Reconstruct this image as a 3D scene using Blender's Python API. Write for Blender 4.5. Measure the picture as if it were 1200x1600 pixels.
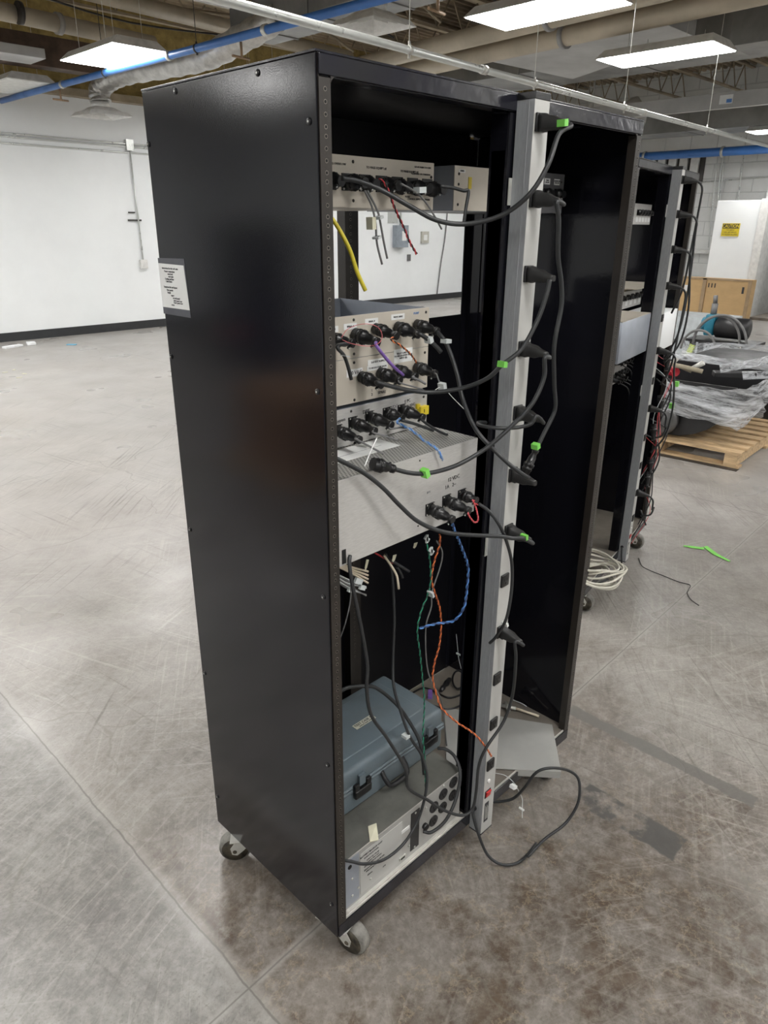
import bpy, bmesh, math, random
from mathutils import Vector, Matrix
random.seed(7)
SC = bpy.context.scene
for o in list(bpy.data.objects): bpy.data.objects.remove(o)
COL = SC.collection
# ---------------------------------------------------------------- camera
CAMF = 1119.40
CC = Vector((-0.794521, -0.927910, 1.692484))
_y, _p, _r = math.radians(44.51003), math.radians(-21.85997), math.radians(0.39242)
FW = Vector((math.cos(_p)*math.cos(_y), math.cos(_p)*math.sin(_y), math.sin(_p)))
_rt = Vector((math.sin(_y), -math.cos(_y), 0)); _up = _rt.cross(FW)
RT = _rt*math.cos(_r)+_up*math.sin(_r); UP = _up*math.cos(_r)-_rt*math.sin(_r)
cd = bpy.data.cameras.new('camera'); cam = bpy.data.objects.new('camera', cd); COL.objects.link(cam)
cd.sensor_fit = 'VERTICAL'; cd.sensor_height = 36; cd.lens = CAMF*36/1600; cd.clip_start = .05; cd.clip_end = 100
M = Matrix((RT, UP, -FW)).transposed().to_4x4(); M.translation = CC
cam.matrix_world = M; SC.camera = cam
# ---------------------------------------------------------------- world, exposure
wd = bpy.data.worlds.new('world'); SC.world = wd; wd.use_nodes = True
wd.node_tree.nodes['Background'].inputs[0].default_value = (.9, .95, 1, 1)
wd.node_tree.nodes['Background'].inputs[1].default_value = 0.15
SC.view_settings.view_transform = 'Standard'; SC.view_settings.look = 'None'
SC.view_settings.gamma = 1; SC.view_settings.exposure = 0.52
LAMP = 19.0      # strength of the ceiling fixtures' diffusers

def at(px, py, ax, val):
    d = FW + RT*((px-600)/CAMF) - UP*((py-800)/CAMF)
    i = 'xyz'.index(ax); t = (val-CC[i])/d[i]
    return CC + d*t
def aty(px, py, y): return at(px, py, 'y', y)

# ---------------------------------------------------------------- materials
def newmat(name):
    m = bpy.data.materials.new(name); m.use_nodes = True
    return m, m.node_tree, m.node_tree.nodes['Principled BSDF']
class G:
    """small node helper"""
    def __init__(s, nt):
        s.nt = nt; s.tc = nt.nodes.new('ShaderNodeTexCoord')
        s.sep = nt.nodes.new('ShaderNodeSeparateXYZ'); nt.links.new(s.tc.outputs['Object'], s.sep.inputs[0])
        s.X, s.Y, s.Z = s.sep.outputs
    def lk(s, a, b):
        if isinstance(a, (int, float)): b.default_value = a
        elif isinstance(a, tuple): b.default_value = a if len(a) == 4 or len(b.default_value) == 3 else (*a, 1)
        else: s.nt.links.new(a, b)
    def m(s, op, a, b=0, c=None, clamp=False):
        n = s.nt.nodes.new('ShaderNodeMath'); n.operation = op; n.use_clamp = clamp
        s.lk(a, n.inputs[0]); s.lk(b, n.inputs[1])
        if c is not None: s.lk(c, n.inputs[2])
        return n.outputs[0]
    def noise(s, scale, detail=4, rough=.6, sc=(1, 1, 1), off=(0, 0, 0), rot=(0, 0, 0), dist=0):
        mp = s.nt.nodes.new('ShaderNodeMapping'); s.nt.links.new(s.tc.outputs['Object'], mp.inputs[0])
        mp.vector_type = 'TEXTURE'; mp.inputs['Scale'].default_value = tuple(1/v for v in sc); mp.inputs['Location'].default_value = off; mp.inputs['Rotation'].default_value = rot
        n = s.nt.nodes.new('ShaderNodeTexNoise'); s.nt.links.new(mp.outputs[0], n.inputs['Vector'])
        n.inputs['Scale'].default_value = scale; n.inputs['Detail'].default_value = detail
        n.inputs['Roughness'].default_value = rough; n.inputs['Distortion'].default_value = dist
        return n.outputs['Fac']
    def ramp(s, f, a, b, lo=0, hi=1):
        n = s.nt.nodes.new('ShaderNodeMapRange'); s.lk(f, n.inputs[0])
        for i, v in enumerate((a, b, lo, hi)): n.inputs[i+1].default_value = v
        return n.outputs[0]
    def mix(s, f, a, b):
        n = s.nt.nodes.new('ShaderNodeMix'); n.data_type = 'RGBA'
        s.lk(f, n.inputs[0]); s.lk(a, n.inputs[6]); s.lk(b, n.inputs[7]); return n.outputs[2]
    def bump(s, h, strength, dist=.01):
        n = s.nt.nodes.new('ShaderNodeBump'); s.lk(h, n.inputs['Height'])
        n.inputs['Strength'].default_value = strength; n.inputs['Distance'].default_value = dist
        return n.outputs[0]
def mat(name, col, rough=.5, metal=0, noise=.12, ns=12, bump=0, bs=200, sc=(1, 1, 1), col2=None, coat=0, rn=.08, spec=.5):
    m, nt, b = newmat(name); g = G(nt)
    c2 = col2 or tuple(v*(1-noise*1.5) for v in col)
    n = g.noise(ns, 5, .6, sc)
    g.lk(g.mix(g.ramp(n, .35, .65), col, c2), b.inputs['Base Color'])
    g.lk(g.ramp(n, .2, .8, max(0, rough-rn), rough+rn), b.inputs['Roughness'])
    b.inputs['Metallic'].default_value = metal; b.inputs['Coat Weight'].default_value = coat
    b.inputs['Specular IOR Level'].default_value = spec
    if bump: g.lk(g.bump(g.noise(bs, 3, .5, sc), bump), b.inputs['Normal'])
    return m
def emit(name, col, s):
    m, nt, b = newmat(name); g = G(nt)
    b.inputs['Base Color'].default_value = (.8, .8, .8, 1)
    n = g.ramp(g.noise(2), .3, .7, .94, 1)
    g.lk(g.mix(n, tuple(v*.9 for v in col), col), b.inputs['Emission Color']); b.inputs['Emission Strength'].default_value = s
    return m
BLACK = mat('black_gloss_paint', (.007, .007, .010), .10, 0, .1, 3, .01, 120, rn=.03, spec=.28)
BLACKIN = mat('black_satin_paint', (.006, .006, .008), .35, 0, .1, 3, spec=.2)
SIDE = mat('black_orange_peel_paint', (.006, .006, .010), .13, 0, .3, 1.7, .012, 420, rn=.04, spec=.40)
HEADER = mat('black_scuffed_paint', (.014, .014, .022), .20, 0, .5, 9, .06, 40, rn=.1)
FLANGE = mat('dusty_black_flange', (.026, .021, .017), .42, 0, .3, 8, .05, 200)
HOLE = mat('tapped_hole_rim', (.25, .23, .2), .35, .8, .2, 40)
HOLED = mat('hole_dark', (.004, .004, .004), .8)
SILVER = mat('brushed_aluminium', (.60, .59, .57), .42, .35, .10, 60, .02, 300, (1, 1, 12))
BEIGEM = mat('beige_aluminium_panel', (.62, .57, .49), .45, .25, .08, 5, .02, 300)
GREYBL = mat('blue_grey_sheet', (.34, .37, .42), .4, .3, .1, 8)
SHADEP = mat('shaded_panel_grey', (.13, .13, .135), .45, .1, .1, 6)  # beige panel standing in shadow, the shade put into the grey
STRIPG = mat('grey_anodised_shade', (.36, .375, .39), .4, .25, .1, 40, 0, 200, (8, 8, 1))  # same paint as the strip front, side faces coloured darker for their shade
STRIPW = mat('light_grey_anodised', (.50, .50, .48), .45, .15, .08, 6)
CABLE = mat('dark_grey_cable_jacket', (.026, .028, .030), .45, 0, .2, 30)
CABLEG = mat('grey_cable_jacket', (.16, .16, .16), .5, 0, .1, 30)
PLUG = mat('black_plastic', (.008, .008, .009), .35, 0, .2, 60, .05, 300)
PLUGG = mat('charcoal_rubber', (.018, .018, .018), .45, 0, .2, 60)
GREEN = mat('green_tape', (.20, .62, .10), .5)
WHITE = mat('white_label', (.78, .79, .78), .5, 0, .04)
INK = mat('black_ink', (.03, .03, .035), .6)
INKG = mat('grey_ink', (.22, .22, .24), .6)
YEL = mat('yellow_plastic', (.75, .58, .03), .45)
YCAB = mat('yellow_cable_jacket', (.55, .46, .03), .5)
RED = mat('red_wire', (.55, .04, .05), .45)
PINK = mat('pink_red_wire', (.75, .18, .2), .45)
PURP = mat('purple_wire', (.22, .12, .42), .5)
BLUE = mat('blue_wire', (.10, .26, .62), .45)
GRN = mat('green_wire', (.03, .30, .17), .45)
ORG = mat('orange_wire', (.80, .20, .05), .45)
CREAM = mat('cream_wire', (.72, .64, .50), .5)
TAPEC = mat('masking_tape', (.70, .68, .52), .6, 0, .1, 20)
CLEAR = mat('translucent_tag', (.62, .66, .66), .4)
TBLUE = mat('blue_grey_case_plastic', (.135, .175, .205), .45, 0, .25, 5, .06, 250, col2=(.12, .145, .16))
UPSM = mat('galvanised_steel', (.46, .46, .44), .42, .35, .12, 7)
UPST = mat('dusty_zinc_lid', (.20, .20, .18), .45, .3, .35, 6)
SHEET = mat('painted_grey_sheet', (.42, .42, .40), .40, .1, .12, 4)
PLATE = mat('dusty_steel_plate', (.23, .205, .175), .5, .15, .25, 6)
LIP = mat('bright_steel_lip', (.68, .66, .62), .35, .4, .1, 20)
CASTR = mat('grey_caster_tread', (.27, .26, .235), .55, 0, .45, 25)
CASTH = mat('dirty_caster_hub', (.10, .085, .06), .5, .2, .6, 30)
ZINC = mat('zinc_plate', (.62, .62, .58), .4, .5, .15, 20)
REDSW = mat('red_rocker', (.6, .02, .02), .3)
WALLM = mat('white_painted_wall', (.86, .885, .895), .55, 0, .05, .8)
PIPEW = mat('galvanised_conduit', (.66, .68, .66), .30, .45, .08, 5, 0, 100)
PIPEB = mat('blue_painted_pipe', (.05, .17, .48), .35, 0, .12, 4)
PIPEC = mat('cream_pipe_insulation', (.50, .44, .34), .6, 0, .15, 2)
DUCT = mat('galvanised_duct', (.30, .30, .29), .42, .5, .25, 1.5)
DUCTL = mat('light_duct', (.50, .50, .49), .45, .35, .15, 1.5)
FOIL = mat('crumpled_foil_duct', (.62, .61, .58), .35, .6, .2, 10, .9, 14)
STEELJ = mat('dusty_joist_steel', (.42, .35, .245), .7, 0, .25, 3)
DECKM = mat('tan_roof_deck', (.42, .34, .235), .8, 0, .3, 1.5)
DARKST = mat('dark_steel', (.05, .045, .04), .5, .2, .3, 5)
INSUL = mat('yellow_insulation', (.48, .36, .13), .9, 0, .35, 6, .6, 20)
WOOD = mat('pine_pallet_wood', (.62, .44, .25), .7, 0, .3, 3, .1, 60, (12, 2, 12))
PLY = mat('plywood_crate', (.60, .40, .19), .6, 0, .08, 3, .05, 60, (1, 1, 2))
CARD = mat('brown_cardboard', (.36, .20, .09), .7)
COILM = mat('cream_coil_cable', (.60, .58, .50), .5, 0, .1, 30)
BSTEEL = mat('black_powder_coat', (.018, .018, .02), .4, 0, .3, 8)
TEAL = mat('teal_pump_paint', (.02, .20, .30), .4)
HOSE = mat('hydraulic_hose_sleeve', (.34, .30, .22), .6)
HIVIS = mat('hi_vis_yellow', (.70, .85, .15), .6)
FIXW = mat('white_fixture_metal', (.78, .78, .76), .4)
LIT = emit('lit_diffuser', (1, .985, .96), LAMP)
UNLIT = mat('unlit_diffuser', (.80, .80, .76), .45)
FOAM = mat('white_foam', (.85, .87, .88), .8)

def floor_mat():
    m, nt, b = newmat('worn_polished_concrete'); g = G(nt)
    big = g.noise(.6, 6, .6); mid = g.noise(1.9, 12, .72, off=(3, 1, 0)); fine = g.noise(30, 8, .75); grain = g.noise(7, 12, .78, off=(1, 6, 2))
    dist1 = g.noise(9, 5, .6, (1, 1, 1), (9, 2, 0))
    vfine = g.noise(120, 4, .7, off=(2, 7, 0))
    near = g.ramp(g.m('ADD', g.Y, g.m('MULTIPLY', g.X, .45)), 4.5, .5)       # darker, grainier floor towards the near side
    col = g.mix(g.ramp(mid, .30, .70), (.275, .255, .234), (.405, .388, .366))
    col = g.mix(g.ramp(big, .40, .62, 0, .5), col, (.33, .325, .315))
    nearc = g.mix(g.ramp(grain, .36, .64), (.095, .080, .067), (.225, .204, .182))
    col = g.mix(g.m('MULTIPLY', near, g.ramp(mid, .62, .38, .45, .95)), col, nearc)
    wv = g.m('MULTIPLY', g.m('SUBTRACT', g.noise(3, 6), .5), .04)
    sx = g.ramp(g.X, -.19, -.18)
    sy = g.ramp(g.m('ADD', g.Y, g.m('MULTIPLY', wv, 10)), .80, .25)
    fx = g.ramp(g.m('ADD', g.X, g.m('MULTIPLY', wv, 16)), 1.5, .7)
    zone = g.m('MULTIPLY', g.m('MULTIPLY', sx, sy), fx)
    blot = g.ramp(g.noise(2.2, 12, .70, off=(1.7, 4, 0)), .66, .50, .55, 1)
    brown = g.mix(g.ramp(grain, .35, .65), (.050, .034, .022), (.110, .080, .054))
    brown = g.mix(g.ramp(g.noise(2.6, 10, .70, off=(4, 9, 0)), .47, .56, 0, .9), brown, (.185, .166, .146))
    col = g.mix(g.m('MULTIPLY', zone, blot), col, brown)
    slab = g.ramp(g.X, -.18, -.19)
    rough_ = g.mix(g.ramp(grain, .36, .64), (.130, .124, .116), (.270, .262, .248))
    col = g.mix(g.m('MULTIPLY', slab, .85), col, rough_)
    col = g.mix(g.m('MULTIPLY', slab, g.ramp(g.noise(2.2, 8, .7, off=(15, 5, 5)), .48, .64, 0, .55)), col, (.12, .113, .105))
    pe = g.noise(5, 9, .62, off=(2, 2, 2)); ed = g.m('ABSOLUTE', g.m('SUBTRACT', pe, .5))
    col = g.mix(g.m('MULTIPLY', g.m('MULTIPLY', g.ramp(ed, .010, .0), zone), .5), col, (.32, .26, .18))
    for sc, rot, k in (((55, .9, 1), .35, .35), ((60, 1.2, 1), -.6, .3), ((50, 1, 1), 1.25, .3), ((60, .8, 1), -1.2, .25), ((70, 1.5, 1), .9, .3), ((45, 1.4, 1), 2.0, .3)):
        s1 = g.noise(1.5, 3, .55, sc, (k*9+rot, 0, 0), (0, 0, rot)); gate = g.ramp(g.noise(1.3, 5, .6, off=(k*31+rot*5, 3, 0)), .44, .60)
        col = g.mix(g.m('MULTIPLY', g.m('MULTIPLY', g.ramp(s1, .56, .70), gate), g.m('SUBTRACT', k*1.15, g.m('MULTIPLY', zone, k*.55)), clamp=True), col, (.46, .44, .40))
    for rot in (.15, 2.2, -.8):
        s2 = g.noise(1.3, 3, .55, (50, .8, 1), (7+rot, 0, 0), (0, 0, rot)); gate = g.ramp(g.noise(1.1, 5, .6, off=(rot*8, 3, 0)), .46, .62)
        col = g.mix(g.m('MULTIPLY', g.ramp(s2, .58, .70, 0, .55), gate), col, (.075, .065, .055))
    col = g.mix(g.m('MULTIPLY', near, g.ramp(fine, .46, .66, 0, .34)), col, (.42, .40, .37))
    col = g.mix(g.m('MULTIPLY', near, g.ramp(vfine, .46, .32, 0, .5)), col, (.09, .078, .066))
    # grey painted strip across the aisle
    jit = g.m('MULTIPLY', g.m('SUBTRACT', g.noise(14, 4), .5), .03)
    def box(cx, hx, y0, y1, soft=.006):
        a = g.ramp(g.m('ABSOLUTE', g.m('SUBTRACT', g.m('ADD', g.X, jit), cx)), hx, hx-soft)
        c = g.ramp(g.m('ADD', g.Y, jit), y0-soft, y0); d = g.ramp(g.m('ADD', g.Y, jit), y1+soft, y1)
        return g.m('MULTIPLY', g.m('MULTIPLY', a, c), d)
    col = g.mix(g.m('MULTIPLY', box(1.295, .030, -.53, .13), .85), col, (.14, .135, .125))
    col = g.mix(g.m('MULTIPLY', g.m('MULTIPLY', box(.945, .055, -.44, -.12), g.ramp(dist1, .42, .5)), .9), col, (.085, .083, .08))
    # joints
    def line(a, c, hw, noise=1.0):
        j2 = g.m('MULTIPLY', g.m('SUBTRACT', g.noise(6, 5), .5), .02*noise)
        return g.ramp(g.m('ABSOLUTE', g.m('SUBTRACT', g.m('ADD', a, j2), c)), hw, hw*.4)
    ln = line(g.X, -.185, .0035, 1.2)
    for c in (3.9, 8.0, 12.1): ln = g.m('MAXIMUM', ln, line(g.X, c, .006))
    yy = g.m('SUBTRACT', g.Y, g.m('MULTIPLY', g.X, .038))
    lm = g.ramp(g.X, -4, -3.9)
    for c in (.118, 4.2, 8.3, -4.0): ln = g.m('MAXIMUM', ln, g.m('MULTIPLY', line(yy, c, .003, .3), lm))
    halo = g.m('MAXIMUM', line(yy, .118, .016, .6), line(g.X, -.185, .03, 1.2))
    col = g.mix(g.m('MULTIPLY', halo, .40), col, (.36, .345, .32))
    col = g.mix(g.m('MULTIPLY', ln, .8), col, (.14, .13, .12))
    vo = nt.nodes.new('ShaderNodeTexVoronoi'); vo.feature = 'DISTANCE_TO_EDGE'; vo.inputs['Scale'].default_value = .55
    wp = nt.nodes.new('ShaderNodeVectorMath'); wp.operation = 'MULTIPLY_ADD'
    nn = nt.nodes.new('ShaderNodeTexNoise'); nn.inputs['Scale'].default_value = 3; nt.links.new(g.tc.outputs['Object'], nn.inputs['Vector'])
    nt.links.new(nn.outputs['Color'], wp.inputs[0]); wp.inputs[1].default_value = (.35, .35, 0); nt.links.new(g.tc.outputs['Object'], wp.inputs[2])
    nt.links.new(wp.outputs[0], vo.inputs['Vector'])
    col = g.mix(g.ramp(vo.outputs['Distance'], .0022, .0005, 0, .45), col, (.16, .15, .13))
    g.lk(col, b.inputs['Base Color'])
    rg = g.ramp(g.noise(1.6, 2, .5, off=(6, 6, 0)), .3, .7, .25, .42)
    g.lk(rg, b.inputs['Roughness'])
    return m
def block_mat():
    m, nt, b = newmat('white_painted_block_wall'); g = G(nt)
    z = g.m('FRACT', g.m('MULTIPLY', g.Z, 1/.30)); lz = g.ramp(g.m('MINIMUM', z, g.m('SUBTRACT', 1, z)), .02, .05)
    row = g.m('FLOOR', g.m('MULTIPLY', g.Z, 1/.30))
    y = g.m('FRACT', g.m('ADD', g.m('MULTIPLY', g.Y, 1/.6), g.m('MULTIPLY', row, .5))); ly = g.ramp(g.m('MINIMUM', y, g.m('SUBTRACT', 1, y)), .01, .025)
    k = g.m('MULTIPLY', lz, ly)
    n = g.noise(1.5, 6, .7)
    col = g.mix(g.ramp(n, .3, .7), (.80, .81, .80), (.68, .69, .67))
    g.lk(g.mix(k, (.60, .61, .60), col), b.inputs['Base Color'])
    b.inputs['Roughness'].default_value = .55
    g.lk(g.bump(k, .5, .01), b.inputs['Normal'])
    return m
def perf_mat():
    m, nt, b = newmat('perforated_zinc_lid'); g = G(nt)
    u = g.m('FRACT', g.m('MULTIPLY', g.X, 1/.0085)); r = g.m('FLOOR', g.m('MULTIPLY', g.Y, 1/.0075))
    u = g.m('FRACT', g.m('ADD', u, g.m('MULTIPLY', r, .5))); v = g.m('FRACT', g.m('MULTIPLY', g.Y, 1/.0075))
    d = g.m('SQRT', g.m('ADD', g.m('POWER', g.m('SUBTRACT', u, .5), 2), g.m('POWER', g.m('SUBTRACT', v, .5), 2)))
    k = g.ramp(d, .26, .32)
    g.lk(g.mix(k, (.03, .03, .03), (.42, .42, .40)), b.inputs['Base Color'])
    b.inputs['Metallic'].default_value = .3; b.inputs['Roughness'].default_value = .45
    return m
def film_mat():
    m, nt, b = newmat('clear_stretch_film'); g = G(nt)
    n1 = g.noise(2.6, 7, .72, (1, 1, 9), rot=(.12, .1, 0), dist=.3); n2 = g.noise(3, 6, .7, (1, 1, 10), (4, 4, 4), (-.28, -.2, 0), .3)
    a = g.m('MAXIMUM', g.ramp(n1, .42, .62, .18, .92), g.ramp(n2, .48, .66, .10, .9))
    g.lk(a, b.inputs['Alpha'])
    b.inputs['Base Color'].default_value = (.85, .88, .92, 1); b.inputs['Roughness'].default_value = .22
    g.lk(g.bump(g.m('ADD', n1, n2), .9, .03), b.inputs['Normal'])
    return m
FLOORM = floor_mat(); BLOCKM = block_mat(); PERF = perf_mat(); FILM = film_mat()

# ---------------------------------------------------------------- mesh builder
V3 = lambda *a: Vector(a)
class MB:
    def __init__(s): s.bm = bmesh.new(); s.mats = []; s.cur = 0
    def use(s, m):
        if m not in s.mats: s.mats.append(m)
        s.cur = s.mats.index(m); return s
    def _mark(s, fs, smooth=False):
        for f in fs: f.material_index = s.cur; f.smooth = smooth
    def hexa(s, c):     # 8 corners, bottom ring then top ring
        v = [s.bm.verts.new(p) for p in c]
        s._mark([s.bm.faces.new([v[i] for i in q]) for q in ((3, 2, 1, 0), (4, 5, 6, 7), (0, 1, 5, 4), (1, 2, 6, 5), (2, 3, 7, 6), (3, 0, 4, 7))])
        return s
    def box(s, x0, x1, y0, y1, z0, z1, rot=None):
        c = [Vector(q) for q in ((x0, y0, z0), (x1, y0, z0), (x1, y1, z0), (x0, y1, z0), (x0, y0, z1), (x1, y0, z1), (x1, y1, z1), (x0, y1, z1))]
        if rot: c = [rot @ q for q in c]
        return s.hexa(c)
    def rbox(s, x0, x1, y0, y1, z0, z1, r=.01, n=3):
        t = bmesh.new(); bmesh.ops.create_cube(t, size=1)
        for v in t.verts: v.co = Vector(((x0+x1)/2+v.co.x*(x1-x0), (y0+y1)/2+v.co.y*(y1-y0), (z0+z1)/2+v.co.z*(z1-z0)))
        bmesh.ops.bevel(t, geom=t.edges[:], offset=r, segments=n, affect='EDGES', profile=.5)
        return s.join(t, True)
    def join(s, t, smooth=False, mtx=None):
        mp = {}
        for v in t.verts: mp[v] = s.bm.verts.new(mtx @ v.co if mtx else v.co)
        fs = []
        for f in t.faces:
            try: fs.append(s.bm.faces.new([mp[v] for v in f.verts]))
            except ValueError: pass
        s._mark(fs, smooth); t.free(); return s
    def loft(s, rings, cap=True, smooth=True, closed=True):
        vr = [[s.bm.verts.new(p) for p in r] for r in rings]; fs = []
        n = len(vr[0])
        for a, b in zip(vr, vr[1:]):
            for i in range(n if closed else n-1):
                j = (i+1) % n; fs.append(s.bm.faces.new((a[i], a[j], b[j], b[i])))
        s._mark(fs, smooth)
        if cap: s._mark([s.bm.faces.new(vr[0][::-1]), s.bm.faces.new(vr[-1])])
        return s
    def lathe(s, p, d, prof, n=16, smooth=True):      # prof: (distance along d, radius)
        d = Vector(d).normalized(); a = d.orthogonal().normalized(); b = d.cross(a); p = Vector(p)
        return s.loft([[p+d*t+(a*math.cos(2*math.pi*i/n)+b*math.sin(2*math.pi*i/n))*max(r, 1e-5) for i in range(n)] for t, r in prof], True, smooth)
    def cyl(s, p0, p1, r, n=16, smooth=True):
        p0, p1 = Vector(p0), Vector(p1); return s.lathe(p0, p1-p0, [(0, r), ((p1-p0).length, r)], n, smooth)
    def tube(s, pts, r, n=10, sub=6):
        P = smooth_path(pts, sub); rings = []; up = None
        for i, p in enumerate(P):
            t = (P[min(i+1, len(P)-1)]-P[max(i-1, 0)])
            t = t.normalized() if t.length > 1e-9 else Vector((0, 0, 1))
            if up is None: up = t.orthogonal().normalized()
            up = (up-t*up.dot(t)); up = up.normalized() if up.length > 1e-6 else t.orthogonal().normalized()
            b = t.cross(up)
            rings.append([p+(up*math.cos(2*math.pi*k/n)+b*math.sin(2*math.pi*k/n))*r for k in range(n)])
        return s.loft(rings)
    def prism(s, poly, y0, y1, mtx=None):    # poly in local xz, extruded along y
        f = lambda x, y, z: (mtx @ Vector((x, y, z))) if mtx else Vector((x, y, z))
        return s.loft([[f(x, y0, z) for x, z in poly], [f(x, y1, z) for x, z in poly]], True, False)
    def build(s, name, m=None, parent=None, loc=None, bevel=0):
        bmesh.ops.recalc_face_normals(s.bm, faces=s.bm.faces)
        me = bpy.data.meshes.new(name); s.bm.to_mesh(me); s.bm.free()
        for q in (s.mats or [m]): me.materials.append(q)
        o = bpy.data.objects.new(name, me); COL.objects.link(o)
        if parent is not None: o.parent = parent
        if loc is not None: o.location = loc
        if bevel:
            bv = o.modifiers.new('b', 'BEVEL'); bv.width = bevel; bv.segments = 2; bv.limit_method = 'ANGLE'
        return o
def smooth_path(pts, sub):
    P = [Vector(p) for p in pts]
    if sub < 2 or len(P) < 3: return P
    Q = [P[0]*2-P[1]]+P+[P[-1]*2-P[-2]]; out = []
    for i in range(1, len(Q)-2):
        a, b, c, d = Q[i-1:i+3]
        for k in range(sub):
            t = k/sub
            out.append(.5*((2*b)+(c-a)*t+(2*a-5*b+4*c-d)*t*t+(3*b-a-3*c+d)*t**3))
    return out+[P[-1]]
def tag(o, label=None, cat=None, group=None, kind=None):
    for k, v in (('label', label), ('category', cat), ('group', group), ('kind', kind)):
        if v: o[k] = v
    return o
def empty(name, label, cat, loc=(0, 0, 0), rz=0, group=None):
    o = bpy.data.objects.new(name, None); COL.objects.link(o); o.empty_display_size = .05
    o.location = loc; o.rotation_euler = (0, 0, rz); return tag(o, label, cat, group)
def copy_tree(o, parent=None):
    c = o.copy(); COL.objects.link(c)
    if parent is not None: c.parent = parent
    for ch in list(o.children): copy_tree(ch, c)
    return c
def struct(name, mb, m=None, **k): return tag(mb.build(name, m, **k), kind='structure')
def text(s, size, mtx, m, parent, label=None, name='lettering', sx=1, bold=0):
    cu = bpy.data.curves.new('t', 'FONT'); cu.body = s; cu.size = size; cu.align_x = 'CENTER'; cu.align_y = 'CENTER'
    cu.extrude = .0003; cu.offset = bold; cu.resolution_u = 2
    t = bpy.data.objects.new('t', cu); me = bpy.data.meshes.new_from_object(t)
    bpy.data.objects.remove(t); bpy.data.curves.remove(cu)
    me.transform(mtx @ Matrix.Diagonal((sx, 1, 1, 1))); me.name = name
    me.materials.clear(); me.materials.append(m)
    o = bpy.data.objects.new(name, me); COL.objects.link(o); o.parent = parent; return o
def face_y(x, y, z, tilt=0): return Matrix.Translation((x, y, z)) @ Matrix.Rotation(tilt, 4, 'Y') @ Matrix.Rotation(math.pi/2, 4, 'X')      # faces -y
def face_x(x, y, z): return Matrix.Translation((x, y, z)) @ Matrix.Rotation(-math.pi/2, 4, 'Z') @ Matrix.Rotation(math.pi/2, 4, 'X')       # faces -x

# ================================================================ the room
FX0, FX1, FY0, FY1 = -7.0, 17.0, -7.0, 10.95
struct('floor', MB().box(FX0-.2, FX1+.2, FY0-.2, FY1+.2, -.1, 0), FLOORM)
H = 4.9
w = MB().use(WALLM).box(FX0, FX1, FY1, FY1+.2, 0, 3.42).use(INSUL).box(FX0, FX1, FY1+.05, FY1+.2, 3.42, H)
struct('wall_left', w)
struct('baseboard_left', MB().box(FX0, FX1, FY1-.012, FY1, 0, .13), mat('black_vinyl_base', (.03, .032, .035), .4))
struct('wall_back', MB().box(FX1, FX1+.2, FY0, FY1, 0, H), BLOCKM)
struct('wall_front', MB().box(FX0-.2, FX0, FY0, FY1, 0, H), WALLM)
struct('wall_right', MB().box(FX0, FX1, FY0-.2, FY0, 0, H), WALLM)
# corrugated roof deck, ribs along x
cm = MB().use(DECKM); pr_ = []; y = FY0
while y < FY1:
    pr_ += [(y, H-.06), (y+.05, H-.06), (y+.07, H), (y+.13, H)]; y += .15
vs0 = [Vector((FX0, a, b)) for a, b in pr_]; vs1 = [Vector((FX1, a, b)) for a, b in pr_]
cm.loft([vs0, vs1], cap=False, smooth=False, closed=False)
cm.box(FX0-.2, FX1+.2, FY0-.2, FY1+.2, H+.01, H+.12)
struct('ceiling', cm)
# open-web joists running along x, girders along y
def joist(y, x0=-3.0, x1=FX1):
    b = MB().use(STEELJ); zt, zb = H-.07, H-.60
    for z in (zt-.05, zb): b.box(x0, x1, y-.04, y+.04, z, z+.03)
    x = x0; k = 0
    while x < x1-.31:
        a = (x, y, zb+.03) if k % 2 == 0 else (x, y, zt-.05); c = (x+.3, y, zt-.05) if k % 2 == 0 else (x+.3, y, zb+.03)
        b.cyl(a, c, .012, 6); x += .3; k += 1
    return b.build('roof_joist')
for i, yy in enumerate([.6, 1.9, 3.2, 4.5, 5.8, 7.1, 8.4, 9.7]):
    tag(joist(yy), 'tan open-web steel joist hanging under the corrugated roof deck', 'joist', 'open-web roof joists')
for x in (2.0, 10.6):
    b = MB().use(STEELJ).box(x-.12, x+.12, 0, FY1, H-1.0, H-.97).box(x-.12, x+.12, 0, FY1, H-.63, H-.60).box(x-.01, x+.01, 0, FY1, H-1.0, H-.6)
    tag(b.build('steel_girder'), 'wide-flange steel girder crossing below the roof joists %s' % ('near the left wall lights' if x < 5 else 'above the grey duct'), 'beam')
# brown beam along the top of the left wall
tag(MB().use(STEELJ).box(-3, FX1, FY1-.16, FY1-.02, 3.42, 3.52).build('ledger_beam'), 'dusty brown ledger beam along the top of the white left wall', 'beam')

# ---------------------------------------------------------------- light fixtures
def fixture(x, y, z, label, lit=True, group=None, top=None):
    t = empty('ceiling_light', label, 'light', (x, y, z), 0, group)
    hw, hl = .30, .61
    b = MB().use(FIXW); zb, zt = 0.0, .085
    o0 = [Vector(q) for q in ((-hw, -hl, zb), (hw, -hl, zb), (hw, hl, zb), (-hw, hl, zb))]
    o1 = [Vector(q) for q in ((-hw+.09, -hl+.05, zt), (hw-.09, -hl+.05, zt), (hw-.09, hl-.05, zt), (-hw+.09, hl-.05, zt))]
    b.loft([o0, o1], True, False); b.build('housing', None, t)
    MB().box(-hw+.015, hw-.015, -hl+.015, hl-.015, -.006, -.001).build('diffuser', LIT if lit else UNLIT, t)
    for sx in (-1, 1):
        for sy in (-1, 1):
            MB().use(ZINC).cyl((sx*.2, sy*.3, .06), (sx*.2, sy*.3, (top or H-.6)-z), .003, 6).build('hanger_wire', None, t)
    return t
fixture(3.39, 7.20, 3.30, 'lit ceiling panel light at upper left, beside the blue pipe')
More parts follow.
